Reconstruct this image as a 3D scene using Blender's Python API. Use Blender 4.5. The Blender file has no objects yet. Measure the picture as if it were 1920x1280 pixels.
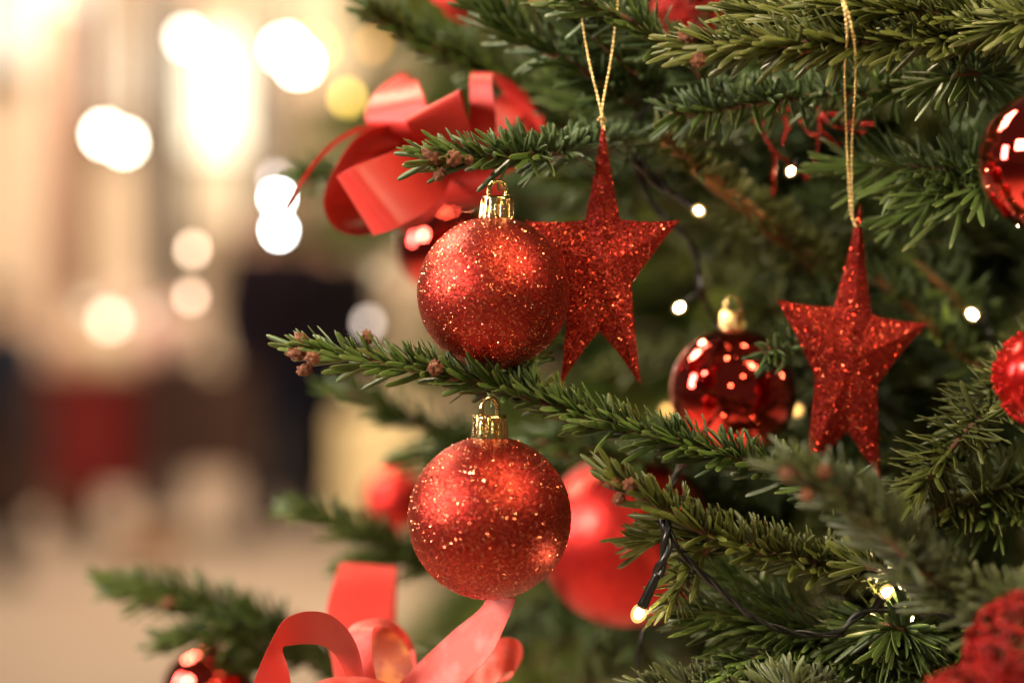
import bpy, math, random
import numpy as np
from mathutils import Vector
random.seed(7)
RNG = np.random.default_rng(7)
PI = math.pi
sc = bpy.context.scene
C = sc.collection

# ------------------------------------------------------------------ camera
CAMZ = 1.10
FOC = 0.745
cam_d = bpy.data.cameras.new("camera")
cam = bpy.data.objects.new("camera", cam_d)
C.objects.link(cam)
cam.location = (0, 0, CAMZ)
cam.rotation_euler = (PI / 2, 0, 0)
cam_d.sensor_width = 36
cam_d.lens = 70
cam_d.clip_start = 0.02
cam_d.clip_end = 120
cam_d.dof.use_dof = True
cam_d.dof.focus_distance = FOC
cam_d.dof.aperture_fstop = 2.7
cam_d.dof.aperture_blades = 0
sc.camera = cam
FPX = 1920 * 70 / 36

def P(x, y, d):
    """where the thing seen at (x, y) of the 1920 x 1280 photograph stands, at distance d"""
    return np.array([(x - 960) / FPX * d, d, CAMZ + (640 - y) / FPX * d])

# ------------------------------------------------------------------ world, lamps, exposure
sc.view_settings.view_transform = 'Standard'
sc.view_settings.look = 'None'
sc.view_settings.gamma = 1.0
sc.view_settings.exposure = 0.0
sc.cycles.max_bounces = 7
sc.cycles.diffuse_bounces = 3
sc.cycles.glossy_bounces = 4
sc.cycles.transmission_bounces = 4
sc.cycles.transparent_max_bounces = 8
sc.cycles.sample_clamp_indirect = 8.0
sc.cycles.caustics_reflective = False
sc.cycles.caustics_refractive = False
world = bpy.data.worlds.new("World")
sc.world = world
world.use_nodes = True
bg = world.node_tree.nodes["Background"]
bg.inputs[0].default_value = (1.0, 0.86, 0.62, 1)
bg.inputs[1].default_value = 0.075

def look_at(o, target):
    d = Vector(target) - o.location
    o.rotation_euler = d.to_track_quat('-Z', 'Y').to_euler()

def area(name, loc, target, sx, sy, watts, col):
    l = bpy.data.lights.new(name, 'AREA')
    l.shape = 'RECTANGLE'
    l.size, l.size_y, l.energy, l.color = sx, sy, watts, col
    o = bpy.data.objects.new(name, l)
    C.objects.link(o)
    o.location = loc
    look_at(o, target)
    return o

def bulb_light(name, loc, r, watts, col):
    l = bpy.data.lights.new(name, 'POINT')
    l.shadow_soft_size, l.energy, l.color = r, watts, col
    o = bpy.data.objects.new(name, l)
    C.objects.link(o)
    o.location = loc
    return o

CEN = (0.0, 0.78, 1.10)
area("lamp_window_key", (-1.25, 0.05, 1.75), CEN, 0.40, 0.40, 46, (1.0, 0.83, 0.68))
area("lamp_window_side", (-1.35, 0.75, 1.45), CEN, 0.25, 0.45, 15, (1.0, 0.82, 0.76))
area("lamp_warm_top", (0.70, 0.15, 2.0), (0.12, 0.80, 1.10), 0.30, 0.30, 12, (1.0, 0.78, 0.50))
# the hall behind: ceiling lamps front and back, then two added fills
area("lamp_hall_front", (-2.2, 10.0, 4.6), (-2.0, 11.0, 0), 3.0, 2.0, 205, (1.0, 0.79, 0.60))
area("lamp_hall_back", (-3.0, 12.3, 4.4), (-3.2, 17.0, 1.8), 3.0, 1.0, 480, (1.0, 0.79, 0.60))
area("fill_light_chest", (-0.2, 7.3, 3.0), (-0.65, 9.4, 0.5), 0.9, 0.9, 130, (1.0, 0.80, 0.56))  # added fill, aimed at the cream chest to brighten it
area("fill_light_tree", (-1.2, 1.8, 2.7), (0.3, 3.0, 1.0), 0.8, 0.8, 150, (1.0, 0.80, 0.52))  # added fill with no visible source, brightens the second tree

# ------------------------------------------------------------------ material helpers
def new_mat(name):
    m = bpy.data.materials.new(name)
    m.use_nodes = True
    nt = m.node_tree
    return m, nt, nt.nodes["Principled BSDF"], nt.nodes["Material Output"]

def N(nt, typ, **kw):
    n = nt.nodes.new(typ)
    for k, v in kw.items():
        setattr(n, k, v)
    return n

def mathn(nt, op, a, b=None, clamp=False):
    n = N(nt, 'ShaderNodeMath', operation=op)
    n.use_clamp = clamp
    for i, v in enumerate((a, b)):
        if v is None:
            continue
        if isinstance(v, (int, float)):
            n.inputs[i].default_value = v
        else:
            nt.links.new(v, n.inputs[i])
    return n.outputs[0]

def mixc(nt, fac, a, b, mode='MIX'):
    n = N(nt, 'ShaderNodeMix', data_type='RGBA', blend_type=mode)
    for s, v in ((n.inputs[0], fac), (n.inputs[6], a), (n.inputs[7], b)):
        if isinstance(v, (int, float)):
            s.default_value = v
        elif isinstance(v, tuple):
            s.default_value = v if len(v) == 4 else v + (1,)
        else:
            nt.links.new(v, s)
    return n.outputs[2]

def noise(nt, scale, detail=3, coord='Object', rough=0.5):
    tc = N(nt, 'ShaderNodeTexCoord')
    n = N(nt, 'ShaderNodeTexNoise')
    n.inputs['Scale'].default_value = scale
    n.inputs['Detail'].default_value = detail
    n.inputs['Roughness'].default_value = rough
    nt.links.new(tc.outputs[coord], n.inputs['Vector'])
    return n.outputs[0]

def bump(nt, h, bsdf, strength, dist):
    b = N(nt, 'ShaderNodeBump')
    b.inputs['Strength'].default_value = strength
    b.inputs['Distance'].default_value = dist
    nt.links.new(h, b.inputs['Height'])
    nt.links.new(b.outputs[0], bsdf.inputs['Normal'])

def plain(name, col, rough=0.6, metal=0.0, nscale=40, var=0.25, bumpd=0.0, coat=0.0, spec=0.5):
    m, nt, b, o = new_mat(name)
    f = noise(nt, nscale)
    dark = tuple(c * (1 - var) for c in col)
    lite = tuple(min(1, c * (1 + var)) for c in col)
    nt.links.new(mixc(nt, f, dark, lite), b.inputs['Base Color'])
    b.inputs['Roughness'].default_value = rough
    b.inputs['Metallic'].default_value = metal
    b.inputs['Coat Weight'].default_value = coat
    b.inputs['Specular IOR Level'].default_value = spec
    if bumpd:
        bump(nt, f, b, 1.0, bumpd)
    return m

def glow(name, col, strength):
    m, nt, b, o = new_mat(name)
    b.inputs['Base Color'].default_value = (0.12, 0.11, 0.09, 1)
    b.inputs['Emission Color'].default_value = col + (1,)
    b.inputs['Emission Strength'].default_value = strength
    return m

def needle_mat(name, top, under, edge):
    m, nt, b, out = new_mat(name)
    uvn = N(nt, 'ShaderNodeUVMap', uv_map='UVMap')
    sep = N(nt, 'ShaderNodeSeparateXYZ')
    nt.links.new(uvn.outputs[0], sep.inputs[0])
    u, v = sep.outputs[0], sep.outputs[1]
    tone = N(nt, 'ShaderNodeAttribute', attribute_name='tone').outputs['Fac']
    isunder = mathn(nt, 'GREATER_THAN', u, 1.05)
    d = mathn(nt, 'ABSOLUTE', mathn(nt, 'SUBTRACT', u, 0.5))
    edgem = mathn(nt, 'MULTIPLY', mathn(nt, 'SUBTRACT', d, 0.36, True), 7.0, True)  # pale rim: lit edge of the needle painted into its colour
    tipm = mathn(nt, 'MULTIPLY', mathn(nt, 'SUBTRACT', v, 0.9, True), 8.0, True)
    em = mathn(nt, 'MAXIMUM', mathn(nt, 'MULTIPLY', edgem, 0.75), tipm)
    f = noise(nt, 260, 2)
    c = mixc(nt, tone, tuple(x * 0.55 for x in top), tuple(x * 1.55 for x in top))
    c = mixc(nt, mathn(nt, 'MULTIPLY', f, 0.35), c, edge)
    c = mixc(nt, em, c, edge)
    # pale breathing lines on the underside
    stripe = mathn(nt, 'MULTIPLY', mathn(nt, 'SINE', mathn(nt, 'MULTIPLY', u, 4 * PI)), 0.5)
    cu = mixc(nt, mathn(nt, 'ADD', stripe, 0.5, True), top, under)
    c = mixc(nt, isunder, c, cu)
    nt.links.new(c, b.inputs['Base Color'])
    b.inputs['Roughness'].default_value = 0.36
    b.inputs['Specular IOR Level'].default_value = 0.55
    tr = N(nt, 'ShaderNodeBsdfTranslucent')
    nt.links.new(mixc(nt, 0.5, c, (0.10, 0.16, 0.02)), tr.inputs[0])
    mx = N(nt, 'ShaderNodeMixShader')
    mx.inputs[0].default_value = 0.30
    nt.links.new(b.outputs[0], mx.inputs[1])
    nt.links.new(tr.outputs[0], mx.inputs[2])
    nt.links.new(mx.outputs[0], out.inputs[0])
    return m

def glitter_mat(name, col, hot, cell, spread, metal=0.85, rough=0.32, base_rough=0.5):
    """tiny foil flakes: every cell tilts its own way and mirrors a lamp or not"""
    m, nt, b, out = new_mat(name)
    tc = N(nt, 'ShaderNodeTexCoord')
    vo = N(nt, 'ShaderNodeTexVoronoi')
    vo.inputs['Scale'].default_value = cell
    nt.links.new(tc.outputs['Object'], vo.inputs['Vector'])
    col_o = vo.outputs['Color']
    sub = N(nt, 'ShaderNodeVectorMath', operation='SUBTRACT')
    nt.links.new(col_o, sub.inputs[0])
    sub.inputs[1].default_value = (0.5, 0.5, 0.5)
    scl = N(nt, 'ShaderNodeVectorMath', operation='SCALE')
    nt.links.new(sub.outputs[0], scl.inputs[0])
    scl.inputs['Scale'].default_value = spread
    geo = N(nt, 'ShaderNodeNewGeometry')
    add = N(nt, 'ShaderNodeVectorMath', operation='ADD')
    nt.links.new(geo.outputs['Normal'], add.inputs[0])
    nt.links.new(scl.outputs[0], add.inputs[1])
    nor = N(nt, 'ShaderNodeVectorMath', operation='NORMALIZE')
    nt.links.new(add.outputs[0], nor.inputs[0])
    nt.links.new(nor.outputs[0], b.inputs['Normal'])
    sep = N(nt, 'ShaderNodeSeparateXYZ')
    nt.links.new(col_o, sep.inputs[0])
    pick = mathn(nt, 'POWER', sep.outputs[0], 3.0)
    nt.links.new(mixc(nt, pick, col, hot), b.inputs['Base Color'])
    b.inputs['Metallic'].default_value = metal
    b.inputs['Roughness'].default_value = rough
    return m

def satin_mat(name, col, rough=0.38, trans=0.25, weave=0.00016, alpha=1.0, mottle=None):
    m, nt, b, out = new_mat(name)
    uvn = N(nt, 'ShaderNodeUVMap', uv_map='UVMap')
    mp = N(nt, 'ShaderNodeMapping')
    mp.inputs['Scale'].default_value = (6.0, 260.0, 1)
    nt.links.new(uvn.outputs[0], mp.inputs[0])
    nz = N(nt, 'ShaderNodeTexNoise')
    nz.inputs['Scale'].default_value = 1.0
    nt.links.new(mp.outputs[0], nz.inputs[0])
    f = nz.outputs[0]
    big = noise(nt, 45, 2)
    c = mixc(nt, f, tuple(x * 0.9 for x in col), tuple(min(1, x * 1.1) for x in col))
    c = mixc(nt, mathn(nt, 'MULTIPLY', big, 0.3), c, tuple(min(1, x * 1.25 + 0.01) for x in col))
    if mottle:
        mo = mathn(nt, 'MULTIPLY', mathn(nt, 'SUBTRACT', noise(nt, mottle[1], 4), 0.45, True), 5.0, True)
        c = mixc(nt, mo, c, mottle[0])
    nt.links.new(c, b.inputs['Base Color'])
    b.inputs['Roughness'].default_value = rough
    b.inputs['Sheen Weight'].default_value = 0.08
    b.inputs['Sheen Tint'].default_value = (1, 0.5, 0.45, 1)
    bump(nt, f, b, 0.5, weave)
    tr = N(nt, 'ShaderNodeBsdfTranslucent')
    nt.links.new(c, tr.inputs[0])
    mx = N(nt, 'ShaderNodeMixShader')
    mx.inputs[0].default_value = trans
    nt.links.new(b.outputs[0], mx.inputs[1])
    nt.links.new(tr.outputs[0], mx.inputs[2])
    last = mx.outputs[0]
    if alpha < 1:
        tp = N(nt, 'ShaderNodeBsdfTransparent')
        tp.inputs[0].default_value = (1, 0.75, 0.7, 1)
        m2 = N(nt, 'ShaderNodeMixShader')
        m2.inputs[0].default_value = alpha
        nt.links.new(tp.outputs[0], m2.inputs[1])
        nt.links.new(last, m2.inputs[2])
        last = m2.outputs[0]
    nt.links.new(last, out.inputs[0])
    return m

M = {}
M['needle_fresh'] = needle_mat('needle_fresh', (0.074, 0.145, 0.024), (0.15, 0.20, 0.12), (0.26, 0.30, 0.10))
M['needle_olive'] = needle_mat('needle_olive', (0.100, 0.132, 0.018), (0.15, 0.17, 0.08), (0.28, 0.28, 0.10))
M['needle_deep'] = needle_mat('needle_deep', (0.056, 0.118, 0.018), (0.12, 0.17, 0.09), (0.17, 0.22, 0.07))
M['needle_pale'] = needle_mat('needle_pale', (0.100, 0.130, 0.045), (0.16, 0.19, 0.13), (0.20, 0.22, 0.11))
M['bark'] = plain('bark', (0.115, 0.052, 0.022), 0.8, 0, 300, 0.5, 0.0006)
M['bark_orange'] = plain('bark_orange', (0.20, 0.085, 0.025), 0.7, 0, 250, 0.45, 0.0005)
M['bud'] = plain('bud', (0.27, 0.085, 0.028), 0.55, 0, 500, 0.5, 0.0006, coat=0.1)
M['gold'] = plain('gold_foil', (0.90, 0.66, 0.30), 0.16, 1.0, 900, 0.08, 0.0001)
M['gold_thread'] = glitter_mat('gold_thread', (0.80, 0.56, 0.20), (1.0, 0.88, 0.55), 2500, 0.7, 0.7, 0.36)
M['red_glitter'] = glitter_mat('red_glitter', (0.19, 0.009, 0.008), (0.58, 0.06, 0.028), 2800, 0.44, 0.88, 0.36)
M['red_star'] = glitter_mat('red_star_glitter', (0.12, 0.003, 0.003), (0.56, 0.04, 0.016), 3000, 0.80, 0.75, 0.34)
M['flake'] = glitter_mat('red_flake', (0.92, 0.17, 0.08), (1.0, 0.62, 0.40), 900, 0.1, 0.95, 0.2)
M['flake_star'] = glitter_mat('star_flake', (0.72, 0.040, 0.020), (0.98, 0.30, 0.14), 900, 0.1, 0.95, 0.2)
M['red_mirror'] = plain('red_mirror', (0.80, 0.030, 0.014), 0.045, 1.0, 60, 0.1, coat=1.0)
M['red_bead'] = plain('red_bead', (0.42, 0.008, 0.006), 0.22, 0.7, 60, 0.1)
M['red_matte'] = plain('red_satin_lacquer', (0.48, 0.026, 0.022), 0.37, 0.88, 260, 0.3, 0.0002)
M['red_wire'] = glitter_mat('red_wire', (0.10, 0.002, 0.0015), (0.5, 0.015, 0.01), 1600, 0.8, 0.6, 0.3)
M['ribbon'] = satin_mat('red_ribbon', (0.60, 0.034, 0.026), 0.42)
M['ribbon_pale'] = satin_mat('organza_ribbon', (0.70, 0.10, 0.075), 0.45, 0.35, 0.00012, 0.80, ((0.85, 0.22, 0.20), 90))
M['ribbon_gold'] = satin_mat('gold_organza', (0.50, 0.13, 0.07), 0.4, 0.3, 0.0002, 0.85, ((0.80, 0.34, 0.10), 120))
M['cable'] = plain('cable', (0.008, 0.009, 0.008), 0.28, 0, 200, 0.3)
M['led'] = glow('led_bulb', (1.0, 0.74, 0.38), 380)
m_, nt, b, out_ = new_mat('led_halo_capsule')
lw = N(nt, 'ShaderNodeLayerWeight'); lw.inputs[0].default_value = 0.4
em = N(nt, 'ShaderNodeEmission'); em.inputs[0].default_value = (1.0, 0.55, 0.16, 1); em.inputs[1].default_value = 2.4  # shell emission paints a soft warm halo round the bulb
tp = N(nt, 'ShaderNodeBsdfTransparent')
mx = N(nt, 'ShaderNodeMixShader')
mx.inputs[0].default_value = 0.35
nt.links.new(tp.outputs[0], mx.inputs[1]); nt.links.new(em.outputs[0], mx.inputs[2]); nt.links.new(mx.outputs[0], out_.inputs[0])
M['halo_capsule'] = m_
M['led_amber'] = glow('led_bulb_amber', (1.0, 0.50, 0.12), 6)
M['led_far'] = glow('led_bulb_far', (1.0, 0.80, 0.47), 40)

# ------------------------------------------------------------------ mesh helpers
def mk_mesh(name, verts, quads=None, tris=None, uv=None, tone=None, smooth=True):
    me = bpy.data.meshes.new(name)
    verts = np.asarray(verts, dtype=np.float32)
    me.vertices.add(len(verts))
    me.vertices.foreach_set('co', verts.ravel())
    parts, starts, tot = [], [], 0
    nq = 0 if quads is None else len(quads)
    ntr = 0 if tris is None else len(tris)
    if nq:
        q = np.asarray(quads, dtype=np.int32)
        parts.append(q.ravel()); starts.append(np.arange(nq) * 4)
    if ntr:
        t = np.asarray(tris, dtype=np.int32)
        parts.append(t.ravel()); starts.append(nq * 4 + np.arange(ntr) * 3)
    li = np.concatenate(parts).astype(np.int32)
    me.loops.add(len(li))
    me.loops.foreach_set('vertex_index', li)
    me.polygons.add(nq + ntr)
    me.polygons.foreach_set('loop_start', np.concatenate(starts).astype(np.int32))
    me.polygons.foreach_set('use_smooth', np.full(nq + ntr, smooth))
    me.update(calc_edges=True)
    if uv is not None:
        l = me.uv_layers.new(name='UVMap')
        l.data.foreach_set('uv', np.asarray(uv, dtype=np.float32).ravel())
    if tone is not None:
        a = me.attributes.new('tone', 'FLOAT', 'POINT')
        a.data.foreach_set('value', np.asarray(tone, dtype=np.float32).ravel())
    me.validate()
    return me

def link(name, me, mat=None, parent=None, kind=None, label=None, cat=None, group=None, loc=None):
    o = bpy.data.objects.new(name, me)
    C.objects.link(o)
    if mat is not None and me is not None and not me.materials:
        me.materials.append(mat)
    if parent is not None:
        o.parent = parent
        o.matrix_parent_inverse = parent.matrix_world.inverted()
    if loc is not None:
        o.location = loc
    if kind: o['kind'] = kind
    if label: o['label'] = label
    if cat: o['category'] = cat
    if group: o['group'] = group
    return o

def root(name, label, cat, loc=(0, 0, 0), group=None):
    o = bpy.data.objects.new(name, None)
    C.objects.link(o)
    o.empty_display_size = 0.02
    o.location = Vector([float(v) for v in loc])
    bpy.context.view_layer.update()
    o['label'] = label; o['category'] = cat
    if group: o['group'] = group
    return o

def norm(v):
    v = np.asarray(v, float)
    return v / (np.linalg.norm(v, axis=-1, keepdims=True) + 1e-12)

def spline(pts, n):
    """Catmull-Rom through pts, n samples evenly along the length"""
    p = np.asarray(pts, float)
    if len(p) == 2:
        t = np.linspace(0, 1, n)[:, None]
        return p[0] * (1 - t) + p[1] * t
    q = np.vstack([2 * p[0] - p[1], p, 2 * p[-1] - p[-2]])
    out = []
    k = 14
    for i in range(1, len(q) - 2):
        a, b, c, d = q[i - 1], q[i], q[i + 1], q[i + 2]
        t = np.linspace(0, 1, k, endpoint=False)[:, None]
        out.append(0.5 * ((2 * b) + (-a + c) * t + (2 * a - 5 * b + 4 * c - d) * t ** 2 + (-a + 3 * b - 3 * c + d) * t ** 3))
    out.append(p[-1][None])
    o = np.vstack(out)
    s = np.concatenate([[0], np.cumsum(np.linalg.norm(np.diff(o, axis=0), axis=1))])
    ts = np.linspace(0, s[-1], n)
    return np.stack([np.interp(ts, s, o[:, j]) for j in range(o.shape[1])], 1)

def frames(c):
    t = norm(np.gradient(c, axis=0))
    u = np.zeros_like(t)
    ref = np.array([0, 0, 1.0]) if abs(t[0][2]) < 0.9 else np.array([0, -1.0, 0])
    cur = ref
    for i in range(len(t)):
        cur = cur - np.dot(cur, t[i]) * t[i]
        cur = cur / (np.linalg.norm(cur) + 1e-9)
        u[i] = cur
    return t, u, np.cross(t, u)

def tube(c, r, seg=8, close=True, wob=0.0):
    c = np.asarray(c, float)
    n = len(c)
    t, u, s = frames(c)
    r = np.broadcast_to(np.asarray(r, float), (n,)) if np.ndim(r) else np.full(n, r)
    a = np.linspace(0, 2 * PI, seg, endpoint=False)
    rr = r[:, None] * (1 + wob * RNG.standard_normal((n, seg)))
    v = c[:, None, :] + rr[..., None] * (np.cos(a)[None, :, None] * u[:, None, :] + np.sin(a)[None, :, None] * s[:, None, :])
    v = v.reshape(-1, 3)
    i = np.arange(n - 1)[:, None] * seg
    j = np.arange(seg)[None, :]
    jn = (j + 1) % seg
    q = np.stack([i + j, i + jn, i + seg + jn, i + seg + j], -1).reshape(-1, 4)
    tr = []
    if close:
        b0 = len(v); v = np.vstack([v, c[0], c[-1]])
        for k in range(seg):
            tr.append((b0, (k + 1) % seg, k))
            tr.append((b0 + 1, (n - 1) * seg + k, (n - 1) * seg + (k + 1) % seg))
    return v, q, (np.array(tr) if tr else None)

class MB:
    """collects several surfaces into ONE mesh"""
    def __init__(s): s.v, s.q, s.t, s.n = [], [], [], 0
    def add(s, v, q=None, t=None):
        s.v.append(np.asarray(v, float))
        if q is not None and len(q): s.q.append(np.asarray(q) + s.n)
        if t is not None and len(t): s.t.append(np.asarray(t) + s.n)
        s.n += len(v)
        return s
    def box(s, lo, hi, bev=0.0):
        (x0, y0, z0), (x1, y1, z1) = lo, hi
        v = [(x, y, z) for x in (x0, x1) for y in (y0, y1) for z in (z0, z1)]
        q = [(0, 1, 3, 2), (4, 6, 7, 5), (0, 4, 5, 1), (2, 3, 7, 6), (0, 2, 6, 4), (1, 5, 7, 3)]
        return s.add(v, q)
    def mesh(s, name, smooth=True):
        return mk_mesh(name, np.vstack(s.v), np.vstack(s.q) if s.q else None, np.vstack(s.t) if s.t else None, smooth=smooth)

def sphere_v(c, r, nu=32, nv=20, sc3=(1, 1, 1), fn=None):
    th = np.linspace(0, PI, nv + 1)[1:-1]
    ph = np.linspace(0, 2 * PI, nu, endpoint=False)
    T, F = np.meshgrid(th, ph, indexing='ij')
    d = np.stack([np.sin(T) * np.cos(F), np.sin(T) * np.sin(F), np.cos(T)], -1).reshape(-1, 3)
    d = np.vstack([d, [0, 0, 1], [0, 0, -1]])
    rr = np.full(len(d), r) if fn is None else r * fn(d)
    v = np.asarray(c) + d * rr[:, None] * np.asarray(sc3)
    q, t = [], []
    m = nv - 1
    for i in range(m - 1):
        for j in range(nu):
            q.append((i * nu + j, (i + 1) * nu + j, (i + 1) * nu + (j + 1) % nu, i * nu + (j + 1) % nu))
    for j in range(nu):
        t.append((m * nu, j, (j + 1) % nu))
        t.append((m * nu + 1, (m - 1) * nu + (j + 1) % nu, (m - 1) * nu + j))
    return v, np.array(q), np.array(t)

# ------------------------------------------------------------------ needles
def needle_mesh(name, base, dirv, upv, L, W, curl, tone, lod):
    """base, dirv, upv (n,3); L, W (n,); curl (n,3): one needle per row, all in one mesh"""
    n = len(base)
    if lod == 0:
        ts = np.array([0, 0.10, 0.32, 0.6, 0.84, 0.95, 1.0]); ws = np.array([.45, .85, 1.0, 1.0, .92, .68, .22])
        cx = np.array([-1, -.62, 0, .62, 1, 0]); cz = np.array([0, .20, .02, .20, 0, -.30]); cu = np.array([0, .19, .5, .81, 1.0, 1.5])
    elif lod == 1:
        ts = np.array([0, 0.3, 0.65, 0.92, 1.0]); ws = np.array([.5, 1.0, 1.0, .75, .2])
        cx = np.array([-1, 0, 1, 0]); cz = np.array([0, .18, 0, -.28]); cu = np.array([0, .5, 1.0, 1.5])
    else:
        ts = np.array([0, 0.5, 1.0]); ws = np.array([.6, 1.0, .35])
        cx = np.array([-1, 0, 1]); cz = np.array([0, .25, 0]); cu = np.array([0, .5, 1.0])
    nt_, nc = len(ts), len(cx)
    d = norm(dirv)
    t = ts[None, :, None]
    ctr = base[:, None, :] + d[:, None, :] * L[:, None, None] * t + curl[:, None, :] * (L[:, None, None] * t ** 2)
    tan = norm(d[:, None, :] + 2 * curl[:, None, :] * t)
    up = norm(upv)[:, None, :] - tan * np.sum(norm(upv)[:, None, :] * tan, -1, keepdims=True)
    up = norm(up)
    side = np.cross(tan, up)
    w = W[:, None] * ws[None, :]
    v = ctr[:, :, None, :] + side[:, :, None, :] * (w[:, :, None] * cx)[..., None] + up[:, :, None, :] * (w[:, :, None] * cz)[..., None]
    v = v.reshape(-1, 3)
    closed = lod < 2
    jj = np.arange(nc if closed else nc - 1)
    jn = (jj + 1) % nc
    ii = np.arange(nt_ - 1)[:, None] * nc
    q1 = np.stack([ii + jj, ii + jn, ii + nc + jn, ii + nc + jj], -1).reshape(-1, 4)
    q = (np.arange(n)[:, None, None] * (nt_ * nc) + q1[None]).reshape(-1, 4)
    # uv per loop
    u0 = cu[jj].copy(); u1 = cu[jn].copy()
    if closed:
        # underside faces run 1.1 .. 2.0
        u0[-2] = 1.1; u1[-2] = 1.5; u0[-1] = 1.5; u1[-1] = 1.9
    uvq = np.zeros((nt_ - 1, len(jj), 4, 2))
    for i in range(nt_ - 1):
        uvq[i, :, 0, 0] = u0; uvq[i, :, 1, 0] = u1; uvq[i, :, 2, 0] = u1; uvq[i, :, 3, 0] = u0
        uvq[i, :, 0, 1] = ts[i]; uvq[i, :, 1, 1] = ts[i]; uvq[i, :, 2, 1] = ts[i + 1]; uvq[i, :, 3, 1] = ts[i + 1]
    uv = np.tile(uvq.reshape(-1, 2), (n, 1))
    tone_v = np.repeat(tone, nt_ * nc)
    return mk_mesh(name, v, q, uv=uv, tone=tone_v)

def needle_field(c, dens, ln, side_ln=1.25, sweep=0.75, lift=0.25, under=0.45, bendup=0.2, wid=0.00122, radial=0.8, messy=0.16, start=0.0):
    """needle rows along the shoot c (tip first, running back to the trunk)"""
    L = np.linalg.norm(np.diff(c, axis=0), axis=1).sum()
    n = max(6, int(L * dens))
    s = np.sort(RNG.uniform(start, 1, n))
    idx = s * (len(c) - 1)
    i0 = np.clip(idx.astype(int), 0, len(c) - 2); f = (idx - i0)[:, None]
    t, u, sd = frames(c)
    pos = c[i0] * (1 - f) + c[i0 + 1] * f
    T = -t[i0]                                            # towards the tip
    W = np.array([0, 0, 1.0])
    U = W - T * (T @ W)[:, None]
    U = np.where(np.linalg.norm(U, axis=1, keepdims=True) < 0.3, np.array([[0, -1.0, 0]]), U)
    U = norm(U); S = np.cross(T, U)
    ph = RNG.normal(0, 1.05, n)
    lowm = RNG.random(n) < under
    ph = np.where(lowm, RNG.choice([-1, 1], n) * RNG.uniform(1.2, 2.6, n), ph)
    rad = np.cos(ph)[:, None] * U + np.sin(ph)[:, None] * S
    upness = np.cos(ph)
    sw = sweep + RNG.normal(0, messy, n)
    neartip = np.exp(-s * L / 0.012)
    sw = sw + 0.9 * neartip
    d = T * sw[:, None] + rad * radial + W * lift * (0.4 + 0.6 * RNG.random(n))[:, None] + RNG.normal(0, messy, (n, 3))
    ll = ln * np.where(upness > 0.2, 1.0, side_ln) * RNG.uniform(0.72, 1.15, n) * (1 - 0.25 * neartip)
    curl = W * (bendup * RNG.uniform(-0.2, 1.2, n))[:, None] * np.where(upness < 0.1, 1.0, 0.15)[:, None] + T * (RNG.normal(0.08, 0.12, n))[:, None] + RNG.normal(0, 0.05, (n, 3))
    up = rad * 0.7 + W * 0.6 + RNG.normal(0, 0.25, (n, 3)) - T * 0.3
    wd = wid * RNG.uniform(0.8, 1.15, n)
    tone = np.clip(RNG.normal(0.5, 0.22, n), 0, 1)
    return pos, d, up, ll, wd, curl, tone

def scale_bud_fn(d):
    r = np.ones(len(d))
    k = 22
    best = np.full(len(d), 9.0)
    ga = PI * (3 - math.sqrt(5))
    for i in range(k):
        z = 1 - 2 * (i + 0.5) / k
        a = i * ga
        cdir = np.array([math.sqrt(1 - z * z) * math.cos(a), math.sqrt(1 - z * z) * math.sin(a), z])
        best = np.minimum(best, np.arccos(np.clip(d @ cdir, -1, 1)) + 0.12 * (1 - d[:, 2]))
    return 1.14 - 0.95 * best + 0.12 * np.maximum(d[:, 2], 0) ** 3

bud_v, bud_q, bud_t = sphere_v((0, 0, 0), 1.0, 26, 18, (1, 1, 1.25), scale_bud_fn)
bud_me = mk_mesh('bud', bud_v, bud_q, bud_t)
bud_me.materials.append(M['bud'])

def add_bud(parent, loc, direction, r):
    o = bpy.data.objects.new('bud', bud_me)
    C.objects.link(o)
    o.parent = parent
    o.location = Vector([float(v) for v in loc])
    o.scale = (r, r, r)
    o.rotation_euler = Vector([float(v) for v in direction]).to_track_quat('Z', 'Y').to_euler()
    o.rotation_euler.rotate_axis('Z', random.random() * 6)
    return o

n_needles = 0
def branch(tree, pts, r=(0.0012, 0.0035), dens=2400, ln=0.0135, lod=1, mat='needle_fresh', laterals=(), buds=0, bud_r=0.0028,
           budpts=(), bark='bark', **kw):
    """one limb of the fir: bark with its side shoots, its needles, its buds. pts run from the tip to the trunk."""
    global n_needles
    c = spline(pts, max(12, int(len(pts) * 12)))
    n = len(c)
    mb = MB()
    rr = np.linspace(r[0], r[1], n)
    if lod < 2:
        rr = rr * (1 + 0.10 * RNG.standard_normal(n))
    mb.add(*tube(c, rr, 8 if lod == 0 else 5, wob=0.05 if lod == 0 else 0))
    fields = [needle_field(c, dens, ln, **kw)]
    for lp in laterals:
        lc = spline(lp, max(8, len(lp) * 8))
        mb.add(*tube(lc, np.linspace(r[0] * 0.9, r[0] * 1.5, len(lc)), 6 if lod == 0 else 4))
        fields.append(needle_field(lc, dens, ln, **kw))
    b = link('branch', mb.mesh('branch'), M[bark], tree)
    f = [np.concatenate([x[i] for x in fields]) for i in range(7)]
    pos, d, up, ll, wd, curl, tone = f
    n_needles += len(pos)
    me = needle_mesh('needles', pos, d, up, ll, wd, curl, tone, lod)
    link('needles', me, M[mat], b, kind='stuff')
    if buds:
        T = norm(c[0] - c[3]); side = norm(np.cross(T, (0, 0, 1)))
        for k in range(buds):
            a = [0, 2.2, 4.3, 1.1][k]
            off = (side * math.cos(a) * 0.8 + np.array([0, 0, 1]) * math.sin(a)) * bud_r * (1.15 if k else 0.1)
            add_bud(b, c[0] + off - T * (0 if k == 0 else bud_r * 1.2), T + off * 120, bud_r * (1.0 if k == 0 else 0.82))
    for (p, dd, br) in budpts:
        add_bud(b, p, dd, br)
    return b

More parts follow.
